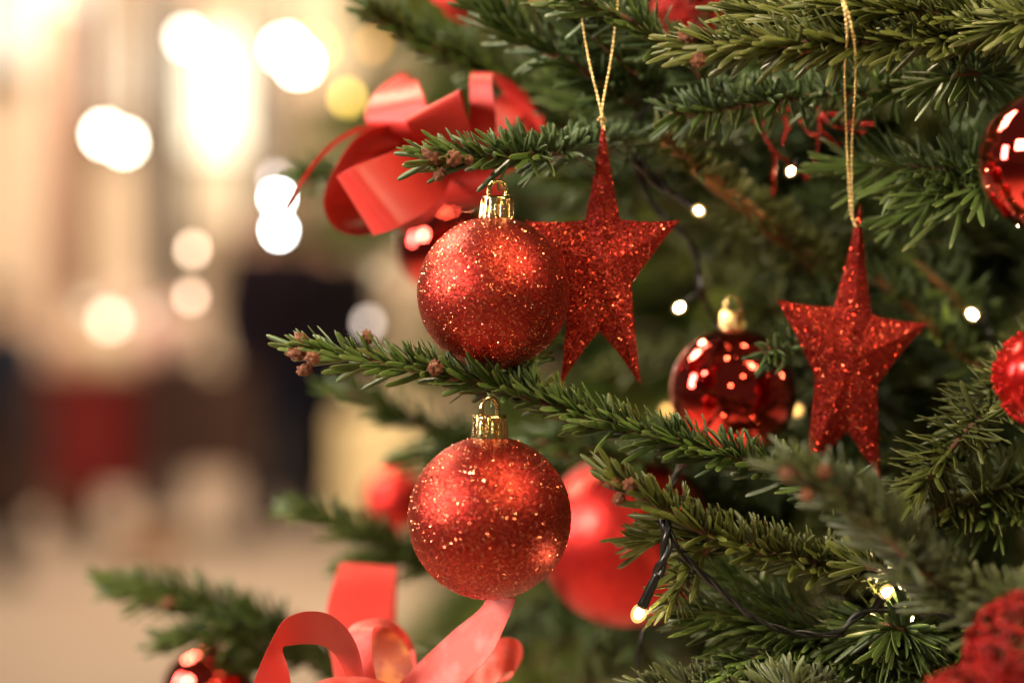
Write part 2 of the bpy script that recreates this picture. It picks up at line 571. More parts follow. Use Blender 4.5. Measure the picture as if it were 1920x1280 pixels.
def auto_laterals(c_pts, count, length, spread=0.9, frm=0.15, to=0.8):
    c = spline(c_pts, 60)
    out = []
    for k in range(count):
        s = frm + (to - frm) * (k + random.random() * 0.5) / max(1, count)
        i = int(s * 57)
        T = norm(c[i] - c[i + 2])
        side = norm(np.cross(T, (0, 0, 1))) * (1 if k % 2 else -1)
        l = length * random.uniform(0.6, 1.1)
        d1 = norm(T * random.uniform(0.7, 1.0) + side * spread + np.array([0, 0, random.uniform(-0.35, 0.15)]))
        p1 = c[i] + d1 * l * 0.5
        p2 = p1 + norm(d1 + T * 0.4 + np.array([0, 0, -0.15])) * l * 0.5
        out.append([p2, p1, c[i]])
    return out

# ================================================================== THE BACKGROUND PLACE
floor_m, nt, b, _o = new_mat('stone_floor')
tc = N(nt, 'ShaderNodeTexCoord')
f1 = noise(nt, 0.9, 4); f2 = noise(nt, 6.0, 4)
cc = mixc(nt, f1, (0.34, 0.26, 0.20), (0.66, 0.52, 0.40))
cc = mixc(nt, mathn(nt, 'MULTIPLY', f2, 0.5), cc, (0.40, 0.31, 0.25))
nt.links.new(cc, b.inputs['Base Color'])
b.inputs['Roughness'].default_value = 0.45
v = [(-30, -4, 0), (30, -4, 0), (30, 40, 0), (-30, 40, 0)]
link('floor', mk_mesh('floor', v, [(0, 1, 2, 3)]), floor_m, kind='structure')
wall_m = plain('limewashed_wall', (0.58, 0.46, 0.33), 0.9, 0, 1.6, 0.16)
wb = MB().box((-14, 17.0, 0), (14, 17.3, 6.5))
link('back_wall', wb.mesh('back_wall', False), wall_m, kind='structure')
ceil_m = plain('timber_ceiling', (0.20, 0.13, 0.08), 0.8, 0, 3, 0.3)
link('ceiling', MB().box((-14, 8, 6.5), (14, 17.3, 6.7)).mesh('ceiling', False), ceil_m, kind='structure')

def wx(px, d): return (px - 960) / FPX * d
def wz(py, d): return CAMZ + (640 - py) / FPX * d

wood_pink = plain('painted_post', (0.52, 0.36, 0.27), 0.7, 0, 8, 0.15)
wood_brown = plain('brown_post', (0.26, 0.14, 0.085), 0.7, 0, 8, 0.2)
wood_grey = plain('grey_post', (0.10, 0.085, 0.07), 0.7, 0, 8, 0.2)
def post(px0, px1, d, z0, z1, mat, label, name='post'):
    o = MB().box((wx(px0, d), d, z0), (wx(px1, d), d + 0.16, z1)).box((wx(px0, d) - 0.03, d - 0.03, z0), (wx(px1, d) + 0.03, d - 0.001, z0 + 0.14))
    return link(name, o.mesh(name, False), mat, label=label, cat='post')
post(68, 112, 13.0, 0, 5.0, wood_pink, 'pale pink wooden post at the far left of the blurred hall')
post(98, 160, 11.5, 0, 3.05, wood_brown, 'brown wooden post beside the pale pink post')
post(268, 345, 12.5, 0, 3.4, wood_grey, 'dark grey post left of the amber panel')
post(455, 520, 13.6, 0, 3.3, wood_grey, 'broad grey post between the amber panel and the second tree')

def lit_panel(x0, x1, y0, y1, d, col, st, label, name='lit_window', bars=2):
    r_ = root(name, label, 'window', (wx((x0 + x1) / 2, d), d, wz(y1, d)))
    X0, X1, Z0, Z1 = wx(x0, d), wx(x1, d), wz(y1, d), wz(y0, d)
    link('pane', MB().box((X0, d, Z0), (X1, d + 0.02, Z1)).mesh('pane', False), glow('lit_pane', col, st), r_)
    fm = MB(); w = 0.035
    fm.box((X0 - w, d - 0.03, Z0 - w), (X0, d + 0.03, Z1 + w)); fm.box((X1, d - 0.03, Z0 - w), (X1 + w, d + 0.03, Z1 + w))
    fm.box((X0, d - 0.03, Z1), (X1, d + 0.03, Z1 + w)); fm.box((X0, d - 0.03, Z0 - w), (X1, d + 0.03, Z0))
    link('frame', fm.mesh('frame', False), wood_pink, r_)
    return r_
lit_panel(-60, 60, -60, 120, 16.4, (1.0, 0.90, 0.68), 1.0, 'tall glowing window at the top left corner of the hall')
lit_panel(95, 190, -60, 215, 16.2, (1.0, 0.90, 0.68), 1.0, 'narrow glowing window right of the pink post')
lit_panel(250, 300, 60, 210, 16.1, (1.0, 0.90, 0.66), 1.2, 'slim glowing window left of the brightest display')
lit_panel(300, 505, 70, 285, 15.8, (1.0, 0.86, 0.58), 2.9, 'broad brightest glowing display window in the middle of the hall')
lit_panel(545, 670, -60, 150, 15.0, (1.0, 0.60, 0.20), 0.75, 'golden glowing panel added as a halo behind the yellow lamps')  # emission stands in for the warm glow round the lamps
lit_panel(340, 480, 270, 420, 16.0, (1.0, 0.68, 0.36), 1.0, 'amber glowing panel standing for the lit wall below the brightest display window', bars=1)  # emission paints the light falling on the peach wall

def lamp(px, py, d, rad, st, col, label, cord=0.5):
    p = P(px, py, d)
    r_ = root('hanging_lamp', label, 'lamp', p, 'lamps hanging in the hall behind the tree')
    link('bulb', mk_mesh('bulb', *sphere_v(p, rad, 20, 14, (1, 1, 1.1))), glow('lamp_glow', col, st), r_)
    mb = MB().add(*tube([p + (0, 0, rad * 0.95), p + (0, 0, rad * 1.9)], rad * 0.45, 10)).add(*tube([p + (0, 0, rad * 1.8), p + (0, 0, 1.2)], 0.0012, 5))
    link('socket', mb.mesh('socket'), M['cable'], r_)
W1, W2, W3 = (1.0, 0.92, 0.74), (1.0, 0.72, 0.22), (1.0, 0.80, 0.60)
lamp(196, 252, 3.3, 0.0085, 48, W1, 'white hanging lamp, upper left of the touching pair beside the pink post')
lamp(232, 268, 3.4, 0.0085, 48, W1, 'white hanging lamp, lower right of the touching pair beside the pink post')
lamp(350, 72, 3.2, 0.008, 24, W1, 'white hanging lamp above the brightest display window')
lamp(534, 92, 3.8, 0.01, 60, W1, 'large white hanging lamp right of the brightest display window')
lamp(560, 118, 3.4, 0.01, 60, W1, 'white hanging lamp, lowest of the cluster next to the yellow glow')
lamp(588, 92, 4.2, 0.014, 9, (1.0, 0.58, 0.12), 'yellow hanging lamp, rightmost of the bright cluster')
lamp(205, 600, 2.9, 0.009, 8, W3, 'cream lamp low over the red stall')
lamp(165, 575, 3.0, 0.01, 1.6, W3, 'dim peach lamp left of the cream lamp over the stall')
lamp(268, 590, 3.1, 0.01, 1.6, W3, 'dim peach lamp right of the cream lamp over the stall')

# small bulbs of nearer light chains, each chain one thing
def light_chain(name, pts, d, rad, sts, cols, label, top=-60):
    r_ = root(name, label, 'light chain', P(pts[0][0], pts[0][1], d))
    cable = [P(pts[0][0] + 14, top, d)] + [P(x + 5, y - 6, d) for x, y in pts]
    link('cable', MB().add(*tube(spline(cable, 40), 0.0011, 6)).mesh('cable'), M['cable'], r_)
    for (x, y), s_, c_ in zip(pts, sts, cols):
        link('bulb', mk_mesh('bulb', *sphere_v(P(x, y, d), rad, 14, 10, (1, 1, 1.4))), glow('chain_glow', c_, s_), r_)
PK = (1.0, 0.82, 0.78)
light_chain('light_chain', [(516, 336), (520, 371), (523, 432)], 1.80, 0.0040, [7, 55, 70], [PK, (1, 1, 0.98), (0.97, 1, 1)], 'light chain with three cool white bulbs beside the curled ribbon end')
light_chain('light_chain', [(700, 84), (651, 183)], 1.90, 0.0042, [5, 12], [(1, 0.45, 0.08), (1.0, 0.66, 0.10)], 'light chain with an amber and a yellow bulb above the large red bow')
light_chain('light_chain', [(361, 468), (358, 556)], 1.78, 0.0042, [11, 9], [(1, 0.72, 0.48), (1, 0.66, 0.45)], 'light chain with two faint peach bulbs left of the dark figure')
light_chain('light_chain', [(706, 512), (690, 606)], 1.70, 0.0040, [0.8, 5.5], [(0.9, 0.85, 0.5), (1, 0.80, 0.68)], 'light chain with a pale bulb behind the tip of the long branch')

# stall with red cloth
red_cloth = plain('red_cloth', (0.17, 0.005, 0.004), 0.8, 0, 5, 0.25)
dark_wood = plain('dark_crate', (0.035, 0.010, 0.006), 0.8, 0, 8, 0.3)
peach = plain('peach_goods', (0.70, 0.48, 0.34), 0.7, 0, 9, 0.3)
d = 10.5
st = root('market_stall', 'market stall draped in deep red cloth with pale goods heaped on top', 'stall', (wx(180, d), d, 0))
X0, X1 = wx(10, d), wx(275, d)
mb = MB()
nx = 40
vv, qq = [], []
for i in range(nx + 1):
    x = X0 + (X1 - X0) * i / nx
    y = d + 0.03 * math.sin(i * 1.9)
    vv += [(x, y, 0.30), (x, d, wz(695, d))]
for i in range(nx):
    qq.append((2 * i, 2 * i + 2, 2 * i + 3, 2 * i + 1))
link('cloth', mk_mesh('cloth', vv, qq), red_cloth, st)
link('table_top', MB().box((X0 - 0.02, d - 0.04, wz(695, d)), (X1 + 0.02, d + 0.8, wz(684, d))).mesh('table_top', False), plain('stall_top', (0.40, 0.25, 0.18), 0.7), st)
for i, xx in enumerate((X0 + 0.04, X1 - 0.08)):
    link('leg', MB().box((xx, d + 0.06, 0), (xx + 0.05, d + 0.11, wz(697, d))).mesh('leg', False), dark_wood, st)
random.seed(3)
lum = [(150, 640, 58, (0.72, 0.50, 0.36)), (215, 635, 66, (0.85, 0.72, 0.52)), (280, 628, 60, (0.80, 0.50, 0.44)), (335, 600, 46, (0.70, 0.50, 0.42)), (240, 575, 55, (0.82, 0.60, 0.48)), (165, 580, 40, (0.75, 0.58, 0.42))]
for k, (x, y, s_, c_) in enumerate(lum):
    r0 = s_ / FPX * (d + 0.2)
    p = P(x, y + 12, d + 0.25)
    vv, q_, t_ = sphere_v(p, r0 * 0.95, 22, 14, (1, 1, 0.95), lambda dd: 1 + 0.05 * np.sin(dd[:, 0] * 7) * np.cos(dd[:, 2] * 6))
    cols = ['peach', 'cream', 'pink', 'beige', 'rosy', 'sand coloured']
    o = link('sack', mk_mesh('sack', vv, q_, t_), plain('sack_%d' % k, c_, 0.8, 0, 12, 0.1),
         label='round %s sack of goods heaped on the red stall' % cols[k], cat='sack', group='sacks on the stall')
def crate(x0, x1, y0, y1, d, dep, mat, label, name='crate', cat='crate'):
    r_ = root(name, label, cat, (wx((x0 + x1) / 2, d), d, wz(y1, d)))
    X0, X1, Z0, Z1 = wx(x0, d), wx(x1, d), max(0.0, wz(y1, d)), wz(y0, d)
    nb = 4; h = (Z1 - Z0) / nb
    pm = MB().box((X0, d, Z0 + 0.005), (X1, d + 0.02, Z0 + h - 0.012)).mesh('plank', False); pm.materials.append(mat)
    for k in range(nb):
        o = link('plank', pm, None, r_); o.location.z += k * h
    link('body', MB().box((X0 + .01, d + 0.021, Z0), (X1 - .01, d + dep, Z1)).mesh('body', False), mat, r_)
    return r_
crate(268, 362, 668, 892, 10.2, 0.5, dark_wood, 'dark brown crate standing right of the red stall cloth')
crate(364, 470, 690, 888, 10.4, 0.5, plain('rust_crate', (0.05, 0.018, 0.010), 0.8), 'rusty brown crate next to the dark figure')
crate(-90, 55, 720, 972, 9.0, 0.4, dark_wood, 'large dark crate by the legs of the figure at the left edge')
crate(225, 320, 1000, 1060, 9.0, 0.3, plain('cardboard', (0.36, 0.20, 0.11), 0.9), 'small brown cardboard box lying on the pale floor', 'cardboard_box', 'box')
crate(632, 790, 775, 985, 9.3, 0.5, plain('cream_chest', (0.85, 0.66, 0.38), 0.7), 'cream wooden chest right of the dark figure', 'wooden_chest', 'chest')
sm = plain('white_cloth', (0.62, 0.50, 0.44), 0.9)
d = 11.0
tb = root('low_table', 'low table under a pale pinkish cloth behind the dark crates', 'table', (wx(340, d), d, 0))
link('table_top', MB().box((wx(150, d), d, 0.40), (wx(470, d), d + 0.9, 0.44)).mesh('table_top', False), sm, tb)
for xx in (160, 440):
    link('leg', MB().box((wx(xx, d), d + 0.1, 0), (wx(xx + 18, d), d + 0.16, 0.40)).mesh('leg', False), dark_wood, tb)

# people, far out of focus
def person(px, d, h, facing, top, trouser, hair, label, arms=0.05, stride=0.05, bulk=1.5):
    X = wx(px, d)
    r_ = root('person', label, 'person', (X, d, 0), 'passers-by in the hall')
    s = h / 1.75
    verts = [(0, 0, .95), (0, 0, 1.12), (0, 0, 1.30), (0, 0, 1.43), (0, -.01, 1.52), (0, -.03, 1.60), (0, -.02, 1.68),
             (.10, 0, .90), (.11, -.02 - stride, .50), (.11, stride, .09), (.12, -.16 + stride, .04),
             (-.10, 0, .90), (-.11, -.02 + stride, .50), (-.11, -stride, .09), (-.12, -.16 - stride, .04),
             (.19, 0, 1.41), (.26, 0, 1.13), (.25, -.12 - arms, .92), (.25, -.17 - arms, .85),
             (-.19, 0, 1.41), (-.26, 0, 1.13), (-.25, -.12, .92), (-.25, -.17, .85)]
    ed = [(0, 1), (1, 2), (2, 3), (3, 4), (4, 5), (5, 6), (0, 7), (7, 8), (8, 9), (9, 10), (0, 11), (11, 12), (12, 13), (13, 14),
          (3, 15), (15, 16), (16, 17), (17, 18), (3, 19), (19, 20), (20, 21), (21, 22)]
    rad = [.16, .15, .17, .13, .055, .085, .08, .10, .07, .05, .045, .10, .07, .05, .045, .075, .055, .045, .04, .075, .055, .045, .04]
    me = bpy.data.meshes.new('body')
    me.from_pydata([(x * s, y * s, z * s) for x, y, z in verts], ed, [])
    m, nt, b, o_ = new_mat('clothing')
    tc = N(nt, 'ShaderNodeTexCoord'); sp = N(nt, 'ShaderNodeSeparateXYZ')
    nt.links.new(tc.outputs['Object'], sp.inputs[0])
    z = sp.outputs[2]
    c1 = mixc(nt, mathn(nt, 'GREATER_THAN', z, 0.88 * s), trouser, top)
    c1 = mixc(nt, mathn(nt, 'GREATER_THAN', z, 1.50 * s), c1, (0.45, 0.26, 0.18))
    c1 = mixc(nt, mathn(nt, 'LESS_THAN', z, 0.08 * s), c1, (0.02, 0.015, 0.012))
    nt.links.new(c1, b.inputs['Base Color']); b.inputs['Roughness'].default_value = 0.95; b.inputs['Specular IOR Level'].default_value = 0.1
    me.materials.append(m)
    o = link('body', me, None, r_)
    o.matrix_parent_inverse.identity()
    md = o.modifiers.new('skin', 'SKIN')
    for i, v_ in enumerate(me.skin_vertices[0].data):
        v_.radius = (rad[i] * s * bulk, rad[i] * s * bulk)
        v_.use_root = (i == 0)
    o.modifiers.new('sub', 'SUBSURF').levels = 2
    o.modifiers['sub'].render_levels = 2
    hv = sphere_v((0, 0.0, 1.665 * s), 0.108 * s, 20, 12, (0.9, 1.05, 1.1))
    ho = link('hair', mk_mesh('hair', *hv), plain('hair', hair, 0.6), r_)
    ho.matrix_parent_inverse.identity()
    ho.location = (0, 0.02, 0.02)
    r_.rotation_euler = (0, 0, facing)
person(515, 11.6, 1.93, 0.4, (0.009, 0.005, 0.009), (0.008, 0.009, 0.018), (0.02, 0.013, 0.01), 'person in a dark plum coat and dark blue trousers standing beyond the branch tip', 0.08, 0.04)
person(628, 11.8, 1.88, 2.6, (0.006, 0.005, 0.006), (0.01, 0.008, 0.009), (0.03, 0.02, 0.012), 'person in a black coat to the right of the one in the plum coat', 0.0, 0.02)
person(575, 12.2, 1.90, 1.2, (0.012, 0.014, 0.012), (0.02, 0.018, 0.02), (0.03, 0.02, 0.012), 'person in a dark green jacket, hindmost of the three standing together', 0.0, 0.02)
person(0, 9.2, 1.35, 1.4, (0.012, 0.016, 0.03), (0.012, 0.015, 0.025), (0.03, 0.02, 0.012), 'small person in dark navy clothes cut off by the left edge', 0.05, 0.05)

# ================================================================== SECOND TREE, behind
t2 = root('fir_tree', 'blurred second fir tree standing behind the decorated one', 'tree', (0.42, 3.1, 0))
tx, ty = 0.42, 3.1
link('trunk', MB().add(*tube(spline([(tx, ty, 0), (tx + .02, ty, 1.2), (tx, ty, 2.6)], 12), np.linspace(.06, .012, 12), 10, wob=0.03)).mesh('trunk'), M['bark'], t2)
random.seed(11)
nb = 0
for k in range(250):
    y = random.uniform(-80, 1350)
    lo = 640 if y < 200 else 545 if y < 460 else 720 if y < 720 else 800 if y < 1000 else 720
    lo += 25 * math.sin(y * 0.05)
    x = lo + (2050 - lo) * random.random() ** 1.7
    dd = random.uniform(2.3, 2.95)
    # gaps through which the hall shows
    if any((x - gx) ** 2 + (y - gy) ** 2 < gr ** 2 for gx, gy, gr in ((1265, 570, 70), (1560, 270, 60), (1840, 520, 60), (1895, 960, 70))):
        continue
    tip = P(x, y, dd)
    z0 = tip[2] + random.uniform(0.02, 0.12)
    mid = (tip + np.array([tx, ty, z0])) / 2 + np.array([0, 0, 0.03])
    pts = [tip, mid, (tx, ty, z0)]
    if np.linalg.norm(tip - np.array([tx, ty, z0])) < 0.12: continue
    if any((960 + q[0] / q[1] * FPX - gx) ** 2 + (640 - (q[2] - CAMZ) / q[1] * FPX - gy) ** 2 < gr ** 2 for q in (tip * .5 + mid * .5, mid)
           for gx, gy, gr in ((1265, 570, 60), (1560, 270, 50), (1840, 520, 50), (1895, 960, 50))): continue
    branch(t2, pts, r=(0.0015, 0.006), dens=800, ln=0.026, lod=2, mat=random.choice(['needle_deep', 'needle_olive']), wid=0.0030,
           laterals=auto_laterals(pts, 5, 0.15), lift=0.1, sweep=0.6)
    nb += 1

# ================================================================== THE DECORATED TREE
tree = root('christmas_tree', 'decorated fir tree filling the right of the picture', 'tree', (0.30, 1.32, 0))
TX, TY = 0.30, 1.32
link('trunk', MB().add(*tube(spline([(TX, TY, 0), (TX + .01, TY, 0.9), (TX, TY, 1.9)], 16), np.linspace(.045, .022, 16), 14, wob=0.03)).mesh('trunk'), M['bark'], tree)
def TR(z): return (TX, TY, z)
def L(pts): return [P(*p) for p in pts]

# --- the limbs that can be told apart
B = {}
# long branch across the middle, bearing three buds at its tip
B['long'] = branch(tree, L([(574, 657, .742), (640, 667, .742), (720, 682, .742), (810, 697, .744), (900, 716, .746), (990, 742, .748), (1090, 778, .750), (1210, 812, .750), (1330, 842, .752), (1450, 880, .76), (1600, 930, .80)]) + [TR(0.98)],
    r=(.0013, .0034), dens=3000, ln=.0125, lod=0, mat='needle_fresh', sweep=.62, lift=.35, under=.42, side_ln=1.35, bendup=.1,
    laterals=[L([(1010, 640, .80), (960, 690, .775), (1010, 745, .75)])],
    budpts=[(P(560, 662, .735), (-1, -.3, .1), .0034), (P(588, 672, .732), (-.5, -.8, .1), .0031), (P(566, 638, .742), (-.6, 0, .9), .0028), (P(574, 692, .736), (-.9, -.2, -.3), .0028),
            (P(690, 634, .742), (-.3, -.2, 1), .0026), (P(816, 690, .735), (0, -1, .2), .0036)])
# upper branch, over the first glitter bauble
B['upper'] = branch(tree, L([(805, 297, .742), (880, 299, .745), (950, 292, .752), (1040, 287, .77), (1140, 276, .812), (1240, 262, .84), (1400, 270, .9)]) + [TR(1.22)],
    r=(.0013, .0030), dens=3300, ln=.0125, lod=0, mat='needle_fresh', sweep=.55, lift=.45, under=.40, side_ln=1.5, bendup=.0,
    budpts=[(P(812, 295, .736), (-1, -.4, .2), .0040), (P(852, 297, .733), (-.3, -1, .1), .0036), (P(826, 325, .736), (-.5, -.6, -.7), .0028), (P(880, 301, .736), (-.3, -1, .1), .0022)])
# lower right branch
B['lower'] = branch(tree, L([(1165, 905, .735), (1215, 935, .736), (1280, 975, .738), (1350, 1008, .742), (1440, 1035, .748), (1560, 1060, .76), (1700, 1085, .79)]) + [TR(0.90)],
    r=(.0014, .0034), dens=3400, ln=.0125, lod=0, mat='needle_olive', sweep=.45, lift=.5, under=.35, side_ln=1.5, bendup=.15,
    laterals=[L([(1262, 1125, .755), (1290, 1065, .75), (1340, 1012, .745)]), L([(1200, 1010, .76), (1260, 1000, .755), (1340, 1010, .748)])],
    budpts=[(P(1150, 905, .731), (-1, -.4, .3), .0030), (P(1183, 910, .729), (-.4, -1, .3), .0034), (P(1162, 932, .731), (-.5, -.6, -.6), .0028)])
# near blurred shoot with orange buds
B['near'] = branch(tree, L([(1500, 885, .668), (1580, 930, .672), (1680, 1020, .68), (1790, 1120, .695), (1960, 1200, .73)]) + [TR(0.84)],
    r=(.0015, .0032), dens=3600, ln=.0165, lod=0, mat='needle_pale', sweep=.45, lift=.45, under=.45, side_ln=1.3, bendup=.1,
    budpts=[(P(1485, 890, .661), (-1, -.4, .3), .0034), (P(1545, 885, .659), (-.2, -1, .4), .0030), (P(1515, 925, .661), (-.4, -.8, -.6), .0028)])
# thick limb at the top, blurred tip to the left
B['top_left'] = branch(tree, L([(700, 22, .85), (780, 72, .86), (880, 120, .87), (1000, 165, .875), (1120, 200, .86), (1260, 225, .87), (1420, 240, .95)]) + [TR(1.25)],
    r=(.0014, .004), dens=3300, ln=.0150, lod=0, mat='needle_deep', sweep=.7, lift=.2, under=.5, side_ln=1.2,
    laterals=[L([(870, -20, .80), (960, 60, .80), (1090, 130, .80), (1200, 200, .83)]), L([(1040, -30, .78), (1110, 60, .79), (1200, 150, .81), (1290, 230, .85)])])
B['top_mid'] = branch(tree, L([(940, -60, .775), (1060, -10, .77), (1180, 40, .775), (1290, 110, .79), (1420, 190, .85)]) + [TR(1.27)],
    r=(.0014, .004), dens=2600, ln=.0150, lod=0, mat='needle_fresh', sweep=.6, lift=.1, under=.6, side_ln=1.2)
B['top_right'] = branch(tree, L([(1300, 82, .735), (1400, 84, .735), (1520, 82, .737), (1650, 78, .742), (1800, 68, .75), (1960, 55, .78)]) + [TR(1.24)],
    r=(.0014, .0030), dens=3600, ln=.0145, lod=0, mat='needle_olive', sweep=.7, lift=.1, under=.5, side_ln=1.45, bendup=0,
    laterals=[L([(1560, 8, .74), (1680, 20, .745), (1840, 35, .755), (1960, 45, .78)]), L([(1400, 20, .76), (1520, 40, .755), (1640, 65, .75)])],
    budpts=[(P(1292, 72, .731), (-1, -.4, .3), .0034), (P(1312, 112, .729), (-.6, -.8, -.4), .0034)])
B['curtain'] = branch(tree, L([(1255, 215, .775), (1330, 210, .777), (1440, 190, .780), (1560, 178, .785), (1690, 172, .785), (1850, 160, .80)]) + [TR(1.20)],
    r=(.0012, .0026), dens=3200, ln=.0130, lod=0, mat='needle_fresh', sweep=.25, lift=.1, under=.35, side_ln=1.3, bendup=-.1, radial=1.0)
B['mid_right'] = branch(tree, L([(1590, 308, .795), (1680, 312, .785), (1780, 318, .782), (1870, 322, .79), (1990, 330, .81)]) + [TR(1.15)],
    r=(.0010, .0020), dens=3400, ln=.0185, wid=.00108, lod=0, mat='needle_fresh', sweep=.35, lift=.0, under=.55, side_ln=1.4, bendup=0.1, radial=1.0,
    laterals=[L([(1690, 400, .79), (1760, 370, .78), (1850, 345, .775)])])
B['orange_limb'] = branch(tree, L([(1240, 255, .80), (1300, 310, .81), (1380, 375, .825), (1460, 440, .84), (1560, 520, .87), (1680, 600, .95)]) + [TR(1.10)],
    r=(.0030, .0055), dens=2300, ln=.0140, lod=0, mat='needle_olive', sweep=.15, lift=.0, under=.5, side_ln=1.2, bark='bark_orange', radial=1.0)
B['right_up'] = branch(tree, L([(1715, 935, .76), (1760, 870, .755), (1820, 800, .76), (1890, 735, .77), (1960, 680, .80)]) + [TR(1.10)],
    r=(.0012, .0024), dens=3400, ln=.0185, wid=.00108, lod=0, mat='needle_olive', sweep=.3, lift=.1, under=.5, side_ln=1.2, radial=1.0,
    laterals=[L([(1640, 1010, .775), (1720, 970, .77), (1830, 930, .775), (1940, 900, .79)])])
B['right_low'] = branch(tree, L([(1795, 985, .78), (1850, 950, .78), (1920, 925, .79), (2000, 900, .82)]) + [TR(1.02)],
    r=(.0012, .0024), dens=3400, ln=.0185, wid=.00108, lod=0, mat='needle_fresh', sweep=.3, lift=.1, under=.5, side_ln=1.2, radial=1.0)
B['lit_fan'] = branch(tree, L([(1310, 1145, .772), (1380, 1155, .77), (1470, 1170, .77), (1580, 1185, .775), (1720, 1200, .80)]) + [TR(0.84)],
    r=(.0012, .0026), dens=3400, ln=.0185, wid=.00108, lod=0, mat='needle_fresh', sweep=.8, lift=-.15, under=.6, side_ln=1.3, bendup=-.05,
    laterals=[L([(1330, 1060, .80), (1400, 1100, .79), (1500, 1150, .78)]), L([(1370, 1250, .76), (1450, 1225, .765), (1560, 1200, .775)]), L([(1500, 1275, .765), (1600, 1235, .77), (1720, 1210, .79)])])
B['bottom'] = branch(tree, L([(1215, 1290, .755), (1300, 1290, .755), (1420, 1300, .76), (1560, 1320, .78)]) + [TR(0.80)],
    r=(.0012, .0026), dens=3200, ln=.0120, lod=0, mat='needle_pale', sweep=.3, lift=.6, under=.3)
B['bottom_right'] = branch(tree, L([(1560, 1240, .785), (1650, 1200, .785), (1760, 1180, .79), (1900, 1160, .82)]) + [TR(0.92)],
    r=(.0012, .0026), dens=3400, ln=.0185, wid=.00108, lod=0, mat='needle_fresh', sweep=.5, lift=.0, under=.5,
    laterals=[L([(1640, 1290, .77), (1740, 1260, .775), (1880, 1200, .80)])])
B['right_mid'] = branch(tree, L([(1640, 520, .84), (1720, 590, .85), (1790, 660, .86), (1880, 740, .9)]) + [TR(1.04)],
    r=(.0018, .0036), dens=2400, ln=.0150, lod=1, mat='needle_fresh', sweep=.4, lift=.0, under=.5, radial=1.0, bark='bark_orange',
    laterals=[L([(1700, 480, .86), (1790, 560, .86), (1860, 650, .9)])])
B['green_sprig'] = branch(tree, L([(1435, 660, .78), (1480, 650, .795), (1520, 620, .82), (1600, 560, .88)]) + [TR(1.12)],
    r=(.0010, .0026), dens=2300, ln=.0125, lod=0, mat='needle_fresh', sweep=.5, lift=-.3, under=.5)
# left, blurred limbs
B['left_low'] = branch(tree, L([(228, 1098, .92), (330, 1122, .92), (440, 1150, .925), (560, 1205, .93), (700, 1290, .95), (900, 1380, 1.0)]) + [TR(0.70)],
    r=(.0015, .0036), dens=3600, ln=.0165, lod=1, mat='needle_fresh', sweep=.6, lift=.35, under=.5, side_ln=1.3,
    laterals=[L([(330, 1200, .90), (420, 1190, .91), (540, 1205, .93)]), L([(400, 1270, .93), (500, 1240, .93), (610, 1240, .94)])],
    budpts=[(P(318, 1132, .905), (-.6, -.8, .2), .0034)])
B['left_mid'] = branch(tree, L([(552, 958, .94), (620, 975, .94), (700, 1010, .94), (800, 1045, .95), (950, 1080, .98), (1150, 1110, 1.05)]) + [TR(0.86)],
    r=(.0013, .0034), dens=3200, ln=.0150, lod=1, mat='needle_fresh', sweep=.6, lift=.3, under=.5, side_ln=1.3,
    laterals=[L([(660, 1060, .95), (730, 1048, .95), (820, 1052, .955)])])
B['left_bow'] = branch(tree, L([(572, 330, .92), (640, 330, .93), (760, 340, .95), (950, 370, 1.0)]) + [TR(1.15)],
    r=(.0013, .0034), dens=2200, ln=.0160, lod=1, mat='needle_deep', sweep=.5, lift=.3, under=.5, budpts=[(P(580, 335, .92), (-1, 0, 0), .003)])
B['under_long'] = branch(tree, L([(650, 735, .93), (730, 770, .93), (830, 810, .94), (960, 850, .96), (1120, 900, 1.0)]) + [TR(0.98)],
    r=(.0013, .0034), dens=2600, ln=.0150, lod=1, mat='needle_deep', sweep=.5, lift=.1, under=.5,
    laterals=[L([(770, 860, .95), (850, 860, .95), (960, 870, .97)])])
B['under_mid'] = branch(tree, L([(1000, 830, .86), (1060, 830, .86), (1150, 850, .87), (1300, 880, .9)]) + [TR(1.00)],
    r=(.0013, .0034), dens=2600, ln=.0150, lod=1, mat='needle_deep', sweep=.5, lift=.2, under=.5)
B['behind_top'] = branch(tree, L([(1050, 330, .88), (1130, 350, .88), (1230, 330, .9), (1350, 310, .95)]) + [TR(1.18)],
    r=(.0013, .0034), dens=2600, ln=.0150, lod=1, mat='needle_fresh', sweep=.5, lift=.0, under=.5)
B['behind_bow'] = branch(tree, L([(880, 120, .90), (960, 190, .90), (1060, 240, .90), (1200, 280, .95)]) + [TR(1.2)],
    r=(.0013, .0034), dens=2800, ln=.0150, lod=1, mat='needle_deep', sweep=.5, lift=.0, under=.5)

